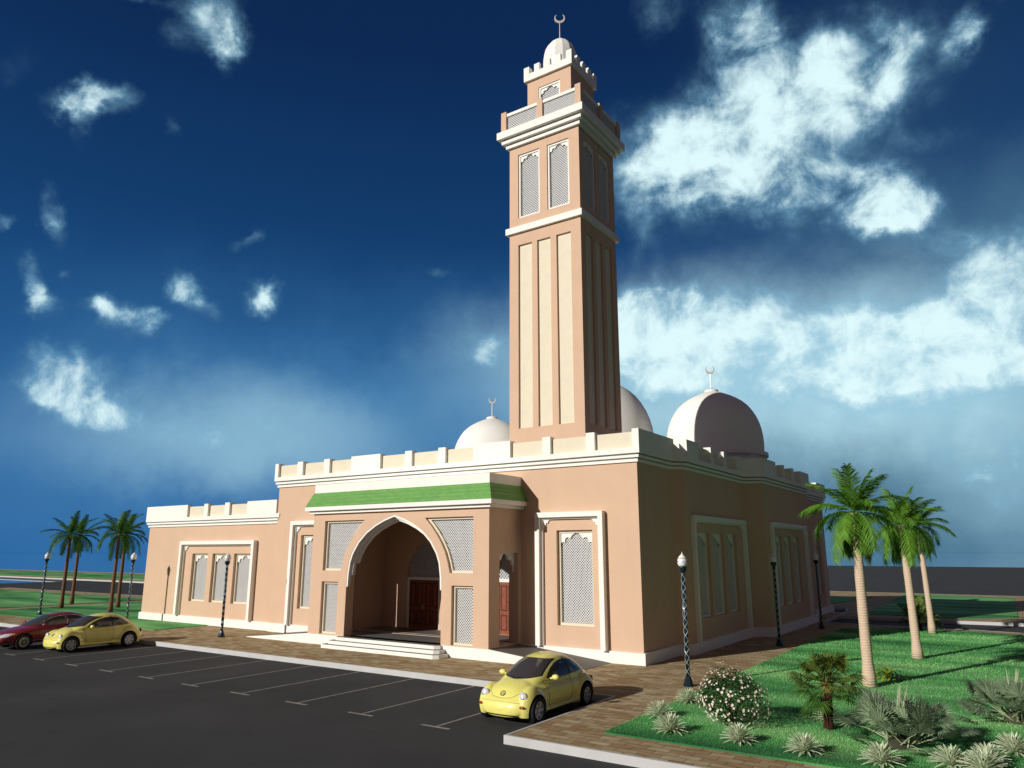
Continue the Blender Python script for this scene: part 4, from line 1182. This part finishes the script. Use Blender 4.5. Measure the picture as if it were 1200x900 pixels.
YC = 'yellow bubble shaped cars parked in the bays'
def yellow_car(loc, label):
    car = thing('parked_car', label, 'car', loc, -PI/2, YC)
    b = MB()
    loft(b, smooth_secs([(-2.02,.50,.06,.08,.40,2.5),(-1.95,.52,.20,.20,.60,2.5),(-1.7,.55,.30,.30,.70,2.6),(-1.1,.58,.34,.36,.755,3),(-.4,.58,.36,.37,.775,3.2),(.4,.58,.36,.37,.765,3.2),
                         (.95,.57,.34,.38,.75,3),(1.4,.53,.30,.38,.74,2.9),(1.72,.46,.24,.32,.70,2.7),(1.90,.40,.20,.25,.60,2.6),(1.99,.38,.15,.2,.47,2.5),(2.04,.37,.08,.12,.32,2.3)]))
    # bonnet ridge
    loft(b, smooth_secs([(.55,.60,.38,.2,.56,2.4),(1.0,.60,.395,.2,.63,2.4),(1.3,.58,.355,.2,.62,2.4),(1.6,.53,.30,.2,.57,2.3),(1.82,.48,.20,.1,.46,2.2),(1.98,.44,.06,.05,.28,2)], 30))
    # cabin and tail dome
    zt = [(1.12,.93,.58),(.85,1.10,.62),(.55,1.27,.655),(.22,1.405,.675),(-.12,1.475,.685),(-.48,1.487,.685),(-.85,1.43,.675),(-1.2,1.295,.645),(-1.52,1.09,.59),(-1.78,.86,.50),(-1.97,.60,.36)]
    loft(b, smooth_secs([(x, .74 if z > .8 else z-.1, max(.05, z-.74) if z > .8 else .1, .2, w, 2.5) for x, z, w in zt], 70), 36)
    for x in (1.25, -1.25):
        for s in (-1, 1): b.ellipsoid((x-(-.02 if x > 0 else .02), s*.585, .40), (.64, .272, .475 if x > 0 else .50), 28, 16)
    loft(b, [(-.95,.27,.07,.07,.81,3),(-.9,.27,.07,.07,.81,3),(.9,.27,.07,.07,.81,3),(.95,.27,.07,.07,.80,3)])
    b.ellipsoid((1.62, 0, .37), (.44, .80, .20), 36, 14); b.ellipsoid((-1.66, 0, .42), (.41, .78, .16), 36, 14)
    b.v = [(x if x < 1.25 else 1.25+(x-1.25)*.74, y, z) for x, y, z in b.v]
    body = fuse('body', b, M['yellow'], [(1.25,.32),(-1.25,.32)], .375)
    body.parent = car
    bvh = BVHTree.FromPolygons([v.co for v in body.data.vertices], [p.vertices for p in body.data.polygons])
    # windscreen and rear window (projected from front / back)
    ws = [(-.53,1.035),(-.3,.995),(0,.985),(.3,.995),(.53,1.035),(.49,1.2),(.44,1.345),(.40,1.365),(.2,1.385),(0,1.39),(-.2,1.385),(-.40,1.365),(-.44,1.345),(-.49,1.2)]
    patch(bvh, [(y*1.04, 1.18+(z-1.18)*1.05) for y, z in ws], 'x', 1, .004).build('screen_seal', M['black'], car, True)
    patch(bvh, ws, 'x', 1, .009).build('windscreen', M['car_glass'], car, True)
    patch(bvh, [(-.42,1.02),(.42,1.02),(.36,1.3),(0,1.34),(-.36,1.3)], 'x', -1, .008).build('rear_window', M['car_glass'], car, True)
    dlo = [(.56,.975),(.44,1.085),(.26,1.185),(.04,1.265),(-.22,1.31),(-.5,1.315),(-.78,1.275),(-1.0,1.195),(-1.2,1.065),(-1.26,1.01),(-1.15,.985),(-.6,.965),(.1,.958)]
    for s in (-1, 1):
        patch(bvh, [(x*1.02-.0, 1.14+(z-1.14)*1.08) for x, z in dlo], 'y', s, .004).build('window_seal', M['black'], car, True)
        sw = patch(bvh, dlo, 'y', s, .009).build('side_window', M['car_glass'], car, True)
        strip(bvh, [(-.52,.96),(-.47,1.37)], 'y', s, .010, .014).build('pillar', M['black'], sw)
        dp = strip(bvh, [(.72,.93),(.66,.6),(.6,.34),(-.50,.34),(-.56,.7),(-.52,.93),(.1,.915),(.72,.93)], 'y', s, .0, .006).build('door_seam', M['black'], car)
        loc_, nr, _, _ = bvh.ray_cast(Vector((-.38, s*2, .83)), Vector((0,-s,0)))
        h = MB(); h.ellipsoid((-.38, loc_.y+s*.012, .83), (.08,.022,.018), 12, 8); h.build('handle', M['yellow'], dp, True)
        m_ = MB(); m_.ellipsoid((.47, s*.835, 1.0), (.07,.105,.07), 18, 12); m_.tube((.47, s*.68, .96), (.47, s*.80, .98), .028)
        m_.build('wing_mirror', M['yellow'], car, True)
        loc_, nr, _, _ = bvh.ray_cast(Vector((4, s*.575, .64)), Vector((-1,0,0)))
        hl = MB(); hl.ellipsoid((loc_.x-.062, s*.575, .645), (.075,.125,.125), 24, 14); ho = hl.build('headlight', M['lamp_lens'], car, True)
        hb = MB(); hb.ellipsoid((loc_.x-.008, s*.590, .630), (.026,.060,.055), 14, 10); hb.build('bulb', M['rim'], ho, True)
        loc_, nr, _, _ = bvh.ray_cast(Vector((4, s*.60, .43)), Vector((-1,0,0)))
        if loc_ is not None:
            g = MB(); g.ellipsoid((loc_.x-.015, s*.60, .43), (.04,.105,.038), 14, 10); g.build('turn_signal', M['lens_red'], car, True)
        loc_, nr, _, _ = bvh.ray_cast(Vector((-4, s*.58, .66)), Vector((1,0,0)))
        g = MB(); g.ellipsoid((loc_.x+.03, s*.58, .66), (.05,.09,.09), 14, 10); g.build('tail_light', M['lens_red'], car, True)
        for x in (1.25, -1.25): wheel_parts(car, x, s*.735, .32, .32, .20, 6, s)
    # bonnet edge, bumper seam, lower grille, badge
    strip(bvh, [(-.52,.86),(-.45,.72),(-.28,.625),(0,.60),(.28,.625),(.45,.72),(.52,.86)], 'x', 1, -.001, .005).build('bonnet_seam', M['black'], car)
    strip(bvh, [(-.60,.52),(-.4,.53),(0,.535),(.4,.53),(.60,.52)], 'x', 1, -.002, .005).build('bumper_seam', M['black'], car)
    patch(bvh, [(-.50,.215),(.50,.215),(.46,.245),(-.46,.245)], 'x', 1, .004).build('lower_grille', M['black'], car)
    loc_, nr, _, _ = bvh.ray_cast(Vector((4, 0, .70)), Vector((-1,0,0)))
    bd_ = MB(); nr = nr.normalized(); a = Vector((0,1,0)); u = nr.cross(a).normalized()
    P = lambda q, w: tuple(loc_+nr*.008+a*q*.07+u*w*.07*(1 if u.z > 0 else -1))
    bd_.path([P(math.cos(2*PI*i/20), math.sin(2*PI*i/20)) for i in range(21)], .007, 5)
    bd_.path([P(-.35,.85), P(0,.1), P(.35,.85)], .006, 4); bd_.path([P(-.8,.35), P(-.35,-.8), P(0,0), P(.35,-.8), P(.8,.35)], .006, 4)
    bd_.build('badge', M['chrome'], car)
    ex = MB(); ex.tube((-1.95,.45,.24), (-2.08,.45,.235), .03); ex.tube((-1.95,.37,.24), (-2.08,.37,.235), .03); ex.build('exhaust', M['chrome'], car)
    return car
yc = yellow_car((-11.27, 17.86, RZ), 'yellow bubble car parked in the end bay beside the paving corner')
dup(yc, (-34.68, 17.86, RZ), -PI/2, 'yellow bubble car parked right beside the red saloon')

def red_car(loc, label):
    car = thing('parked_car', label, 'car', loc, -PI/2)
    b = MB()
    loft(b, smooth_secs([(-2.28,.62,.12,.14,.5,2.6),(-2.2,.62,.28,.30,.72,2.8),(-1.8,.62,.35,.36,.82,3.2),(-1,.62,.36,.38,.87,3.6),(0,.60,.36,.38,.875,3.8),(.8,.58,.36,.37,.87,3.6),
                         (1.3,.57,.33,.36,.85,3.2),(1.8,.53,.26,.32,.80,3),(2.1,.49,.2,.27,.70,2.8),(2.25,.47,.13,.2,.56,2.6),(2.3,.46,.05,.1,.4,2.4)]))
    zt = [(1.2,.90,.66),(.9,1.03,.67),(.55,1.21,.675),(.2,1.35,.67),(-.15,1.42,.66),(-.6,1.435,.65),(-1.0,1.38,.64),(-1.4,1.24,.62),(-1.75,1.05,.6),(-2.05,.93,.56)]
    loft(b, smooth_secs([(x, .74, z-.74, .15, w, 3.0) for x, z, w in zt], 60), 36)
    for x in (1.38, -1.32):
        for s in (-1, 1): b.ellipsoid((x, s*.68, .40), (.52, .225, .36), 26, 14)
    body = fuse('body', b, M['burgundy'], [(1.38,.325),(-1.32,.325)], .37, inset=.6)
    body.parent = car
    bvh = BVHTree.FromPolygons([v.co for v in body.data.vertices], [p.vertices for p in body.data.polygons])
    patch(bvh, [(-.60,.985),(-.3,.955),(.3,.955),(.60,.985),(.54,1.18),(.48,1.325),(0,1.36),(-.48,1.325),(-.54,1.18)], 'x', 1, .007).build('windscreen', M['car_glass'], car, True)
    patch(bvh, [(-.52,1.02),(.52,1.02),(.45,1.28),(0,1.31),(-.45,1.28)], 'x', -1, .007).build('rear_window', M['car_glass'], car, True)
    for s in (-1, 1):
        for poly in ([(.80,.965),(.5,1.13),(.2,1.255),(-.2,1.325),(-.36,1.33),(-.36,.955)], [(-.44,.955),(-.44,1.33),(-.85,1.305),(-1.2,1.20),(-1.5,1.06),(-1.42,.985)]):
            sw = patch(bvh, poly, 'y', s, .007).build('side_window', M['car_glass'], car, True)
            strip(bvh, poly+[poly[0]], 'y', s, .006, .010).build('window_trim', M['chrome'], sw)
        strip(bvh, [(.80,.93),(.78,.5),(.70,.33),(-.38,.33),(-.40,.93)], 'y', s, -.001, .006).build('door_seam', M['black'], car)
        strip(bvh, [(-.42,.93),(-.42,.33),(-.9,.33),(-1.25,.7),(-1.3,.93)], 'y', s, -.001, .006).build('door_seam', M['black'], car)
        strip(bvh, [(1.05,.36),(-1.0,.36)], 'y', s, .002, .016).build('side_trim', M['chrome'], car)
        for hx in (-.25, -1.1):
            loc_, nr, _, _ = bvh.ray_cast(Vector((hx, s*2, .80)), Vector((0,-s,0)))
            h = MB(); h.ellipsoid((hx, loc_.y+s*.014, .80), (.09,.02,.018), 12, 8); h.build('handle', M['chrome'], car, True)
        m_ = MB(); m_.ellipsoid((.68, s*.93, 1.0), (.07,.12,.075), 18, 12); m_.tube((.68, s*.76, .95), (.68, s*.88, .98), .025); m_.build('wing_mirror', M['burgundy'], car, True)
        poly = [(s*.42,.60),(s*.50,.54),(s*.72,.56),(s*.80,.64),(s*.74,.70),(s*.52,.68)]
        hl = patch(bvh, poly, 'x', 1, .012, .03).build('headlight', M['lamp_lens'], car, True)
        patch(bvh, [(s*.74,.60),(s*.80,.62),(s*.80,.67),(s*.74,.68)], 'x', 1, .016, .02).build('turn_signal', M['lens_orange'], hl, True)
        patch(bvh, [(s*.45,.78),(s*.70,.74),(s*.70,.62),(s*.48,.62)], 'x', -1, .01, .03).build('tail_light', M['lens_red'], car, True)
        for x in (1.38, -1.32): wheel_parts(car, x, s*.785, .325, .325, .21, 10, s)
    patch(bvh, [(-.34,.50),(.34,.50),(.40,.66),(-.40,.66)], 'x', 1, .008).build('grille', M['black'], car)
    patch(bvh, [(-.55,.27),(.55,.27),(.5,.36),(-.5,.36)], 'x', 1, .006).build('lower_grille', M['black'], car)
    strip(bvh, [(-.34,.50),(.34,.50),(.40,.66),(-.40,.66),(-.34,.50)], 'x', 1, .012, .010).build('grille_trim', M['chrome'], car)
    return car
red_car((-37.47, 17.32, RZ), 'burgundy saloon parked at the left edge of the photo')

# ------------------------------------------------------------------ light and sky
SUN = Vector((.37, 1.0, -.42)).normalized()
el = math.asin(-SUN.z); rot = math.atan2(-SUN.x, -SUN.y)
sl = bpy.data.lights.new('sun', 'SUN'); sl.energy = 4.2; sl.angle = math.radians(.5); sl.color = (1, .955, .88)
so = bpy.data.objects.new('sun', sl); COL.objects.link(so); so.rotation_euler = SUN.to_track_quat('-Z', 'Y').to_euler(); so.location = (-20, -40, 60)

w = bpy.data.worlds.new('World'); S.world = w; w.use_nodes = True
nt = w.node_tree; N, L = nt.nodes, nt.links; bg = N['Background']
STR = .10; bg.inputs['Strength'].default_value = STR
tc = N.new('ShaderNodeTexCoord'); DIR = tc.outputs['Generated']
sky = N.new('ShaderNodeTexSky'); sky.sky_type = 'NISHITA'; sky.sun_disc = False
sky.sun_elevation = el; sky.sun_rotation = rot % (2*PI)
def mth(op, a, b=None, c=None):
    n = N.new('ShaderNodeMath'); n.operation = op
    for i, v in enumerate((a, b, c)):
        if v is None: continue
        if isinstance(v, (int, float)): n.inputs[i].default_value = v
        else: L.new(v, n.inputs[i])
    return n.outputs[0]
def mixc(f, a, b, blend='MIX'):
    n = N.new('ShaderNodeMix'); n.data_type = 'RGBA'; n.blend_type = blend
    for k, v in (('Factor', f), ('A', a), ('B', b)):
        if isinstance(v, (int, float)): n.inputs[k].default_value = v
        elif isinstance(v, tuple): n.inputs[k].default_value = v+(1,)
        else: L.new(v, n.inputs[k])
    return n.outputs['Result']
sep = N.new('ShaderNodeSeparateXYZ'); L.new(DIR, sep.inputs[0])
# polarised deep blue, paler to the horizon
ramp = N.new('ShaderNodeValToRGB'); e = ramp.color_ramp.elements
def k10(c): return tuple(v for v in c)+(1,)
e[0].position = 0; e[0].color = (.018, .125, .36, 1)
e[1].position = 1; e[1].color = (.003, .012, .055, 1)
for p, c in ((.10,(.016,.108,.33)),(.25,(.010,.078,.24)),(.42,(.0052,.043,.145)),(.6,(.0030,.021,.085))):
    x = e.new(p); x.color = c+(1,)
L.new(sep.outputs['Z'], ramp.inputs['Fac'])
blue = mixc(1, ramp.outputs['Color'], (1/STR, 1/STR, 1/STR), 'MULTIPLY')
base = mixc(.015, blue, sky.outputs['Color'])

# camera-independent directions of the clouds, worked out once
def dirpix(x, y, f=858.67, pitch=.224877, yaw=-.596226):
    fwd = Vector((math.sin(yaw)*math.cos(pitch), math.cos(yaw)*math.cos(pitch), math.sin(pitch)))
    rt = Vector((math.cos(yaw), -math.sin(yaw), 0)); up = rt.cross(fwd)
    return (rt*(x-600)/f+up*(450-y)/f+fwd).normalized()
clouds = [(240,20,34,32,.85),(268,52,20,20,.75),(205,45,14,11,.4),(165,8,34,10,.45),(15,75,22,22,.38),(95,132,16,32,.75),(118,120,34,20,.78),(70,120,18,16,.5),
          (200,150,12,20,.45),(56,257,16,28,.68),(6,255,10,12,.45),(30,333,14,26,.75),(48,362,30,16,.75),(72,318,8,10,.55),(145,382,34,17,.85),(112,362,16,16,.75),(178,378,16,10,.52),
          (208,344,20,16,.85),(234,364,20,12,.76),(305,346,20,18,1.0),(285,280,20,8,.36),(308,277,10,8,.34),(513,322,16,8,.45),
          (72,445,50,38,.95),(37,465,24,16,.52),(130,482,44,24,.75),(218,480,95,55,.34),(280,522,130,44,.30),(390,515,120,50,.20),(568,418,26,22,.62),(480,415,80,26,.26),(540,450,70,60,.26),
          (868,30,40,46,.95),(885,105,64,54,1.0),(785,187,72,60,1.1),(868,195,66,44,.95),(975,235,84,32,1.05),(1045,252,40,27,.95),(1035,80,62,50,.85),(967,112,50,60,.55),(1010,170,60,40,.30),(768,18,32,26,.58),
          (1132,48,16,22,.62),(1185,6,26,9,.4),(1098,160,32,13,.34),(1000,40,64,40,.38),(750,292,32,38,.42),(837,396,180,52,1.2),(762,378,60,38,.95),(850,435,190,46,.5),
          (1085,405,100,44,.95),(1172,352,80,62,1.0),(1135,435,135,46,.5),(1000,490,200,54,.30),(1165,552,85,52,.68),(1000,320,240,60,.22),(1140,270,100,50,.28),(1010,110,150,120,.20),(860,240,120,60,.22)]
hazes = [(1130,600,330,120,.95),(950,520,260,110,.75),(760,560,130,110,.60),(1100,320,260,110,.42),(1180,250,60,60,.30),(1010,90,150,110,.12)]
# ragged edges: warp the lookup direction with noise
nw = N.new('ShaderNodeTexNoise'); nw.inputs['Scale'].default_value = 9; nw.inputs['Detail'].default_value = 7; nw.inputs['Roughness'].default_value = .62
L.new(DIR, nw.inputs['Vector'])
ws_ = N.new('ShaderNodeVectorMath'); ws_.operation = 'SUBTRACT'; ws_.inputs[1].default_value = (.5,.5,.5); L.new(nw.outputs['Color'], ws_.inputs[0])
wm_ = N.new('ShaderNodeVectorMath'); wm_.operation = 'SCALE'; wm_.inputs['Scale'].default_value = .10; L.new(ws_.outputs[0], wm_.inputs[0])
wd = N.new('ShaderNodeVectorMath'); wd.operation = 'ADD'; L.new(DIR, wd.inputs[0]); L.new(wm_.outputs[0], wd.inputs[1])
def blobs(items, vec, grow):
    tot = None
    for x, y, hw, hh, a in items:
        c = dirpix(x, y); r_ = (dirpix(x+2, y)-dirpix(x-2, y)); u_ = (dirpix(x, y-2)-dirpix(x, y+2))
        sx, sy = hw*r_.length/4*grow, hh*u_.length/4*grow
        r_.normalize(); u_ = (u_-r_*u_.dot(r_)).normalized(); n_ = r_.cross(u_)
        mp = N.new('ShaderNodeMapping'); mp.vector_type = 'TEXTURE'
        mp.inputs['Location'].default_value = c
        mp.inputs['Rotation'].default_value = Matrix((r_, u_, n_)).transposed().to_euler('XYZ')
        mp.inputs['Scale'].default_value = (sx, sy, 1.0)
        L.new(vec, mp.inputs['Vector'])
        ln = N.new('ShaderNodeVectorMath'); ln.operation = 'LENGTH'; L.new(mp.outputs[0], ln.inputs[0])
        mr = N.new('ShaderNodeMapRange'); mr.interpolation_type = 'SMOOTHSTEP'
        mr.inputs[1].default_value = 0; mr.inputs[2].default_value = 1.45; mr.inputs[3].default_value = a; mr.inputs[4].default_value = 0
        L.new(ln.outputs['Value'], mr.inputs[0])
        tot = mr.outputs[0] if tot is None else mth('ADD', tot, mr.outputs[0])
    return tot
tot = blobs(clouds, wd.outputs[0], 1.3)
thin = mth('MINIMUM', blobs(hazes, wd.outputs[0], 1.3), .95)
base = mixc(thin, base, tuple(v/STR for v in (.082, .195, .295)))
thin2 = mth('MINIMUM', blobs([(310,505,290,75,.85),(560,450,150,90,.45),(150,600,320,70,.30),(200,400,200,80,.25)], wd.outputs[0], 1.3), .95)
base = mixc(thin2, base, tuple(v/STR for v in (.060, .215, .43)))
glow = mth('MINIMUM', blobs([(840,440,230,85,.90),(1120,425,190,90,.65),(1172,560,90,60,.35),(250,500,170,50,.30),(330,530,130,40,.25)], wd.outputs[0], 1.3), .9)
base = mixc(glow, base, tuple(v/STR for v in (.50, .80, .92)))
# mask and noise for the unseen sky, whose tint is added to colour the shade
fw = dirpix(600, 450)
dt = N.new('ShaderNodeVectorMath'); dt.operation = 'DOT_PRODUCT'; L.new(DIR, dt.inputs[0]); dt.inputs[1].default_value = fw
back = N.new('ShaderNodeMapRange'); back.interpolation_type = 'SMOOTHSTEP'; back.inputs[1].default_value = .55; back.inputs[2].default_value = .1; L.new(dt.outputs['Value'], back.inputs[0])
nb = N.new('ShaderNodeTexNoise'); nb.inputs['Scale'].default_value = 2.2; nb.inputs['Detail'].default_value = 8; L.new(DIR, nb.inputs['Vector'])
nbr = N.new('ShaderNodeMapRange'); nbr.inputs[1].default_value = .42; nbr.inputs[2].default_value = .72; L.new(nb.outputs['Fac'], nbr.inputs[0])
n1 = N.new('ShaderNodeTexNoise'); n1.inputs['Scale'].default_value = 15; n1.inputs['Detail'].default_value = 12; n1.inputs['Roughness'].default_value = .62; n1.inputs['Distortion'].default_value = .25
L.new(DIR, n1.inputs['Vector'])
fb = N.new('ShaderNodeMapRange'); fb.clamp = False; fb.inputs[1].default_value = .32; fb.inputs[2].default_value = .68; fb.inputs[3].default_value = .42; fb.inputs[4].default_value = 1.20
L.new(n1.outputs['Fac'], fb.inputs[0])
den = mth('MULTIPLY', mth('MINIMUM', mth('MULTIPLY', tot, 1.06), 1.08), fb.outputs[0])
cl = N.new('ShaderNodeMapRange'); cl.interpolation_type = 'SMOOTHSTEP'; cl.inputs[1].default_value = .08; cl.inputs[2].default_value = 1.16; L.new(den, cl.inputs[0])
cramp = N.new('ShaderNodeValToRGB'); ce = cramp.color_ramp.elements
ce[0].position = 0; ce[0].color = (.09, .215, .33, 1); ce[1].position = 1; ce[1].color = (.74, .96, .99, 1)
x = ce.new(.45); x.color = (.20, .43, .60, 1)
L.new(cl.outputs[0], cramp.inputs['Fac'])
ccol = mixc(1, cramp.outputs['Color'], (1/STR, 1/STR, 1/STR), 'MULTIPLY')
col = mixc(cl.outputs[0], base, ccol)
# invented warm tint over the out-of-view sky, added to warm the shaded walls
fill_col = tuple(v/STR for v in (.092, .056, .054))
fill_col_pale = tuple(v/STR for v in (.135, .10, .09))
fill_sky = mixc(mth('MULTIPLY', nbr.outputs[0], .5), fill_col, fill_col_pale)
col = mixc(mth('MULTIPLY', back.outputs[0], .80), col, fill_sky)
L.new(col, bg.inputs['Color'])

# ------------------------------------------------------------------ camera and render
cd = bpy.data.cameras.new('camera'); cam = bpy.data.objects.new('camera', cd); COL.objects.link(cam)
cd.sensor_fit = 'HORIZONTAL'; cd.sensor_width = 36; cd.lens = 858.67/1200*36; cd.clip_start = .1; cd.clip_end = 20000
cam.location = (0, 0, 4); cam.rotation_euler = (PI/2+.224877, 0, .596226)
S.camera = cam
S.view_settings.view_transform = 'Standard'; S.view_settings.look = 'None'; S.view_settings.exposure = 0; S.view_settings.gamma = 1
S.view_settings.use_curve_mapping = False
S.cycles.max_bounces = 6; S.cycles.diffuse_bounces = 3; S.cycles.transparent_max_bounces = 8
S.render.resolution_x = 1024; S.render.resolution_y = 768
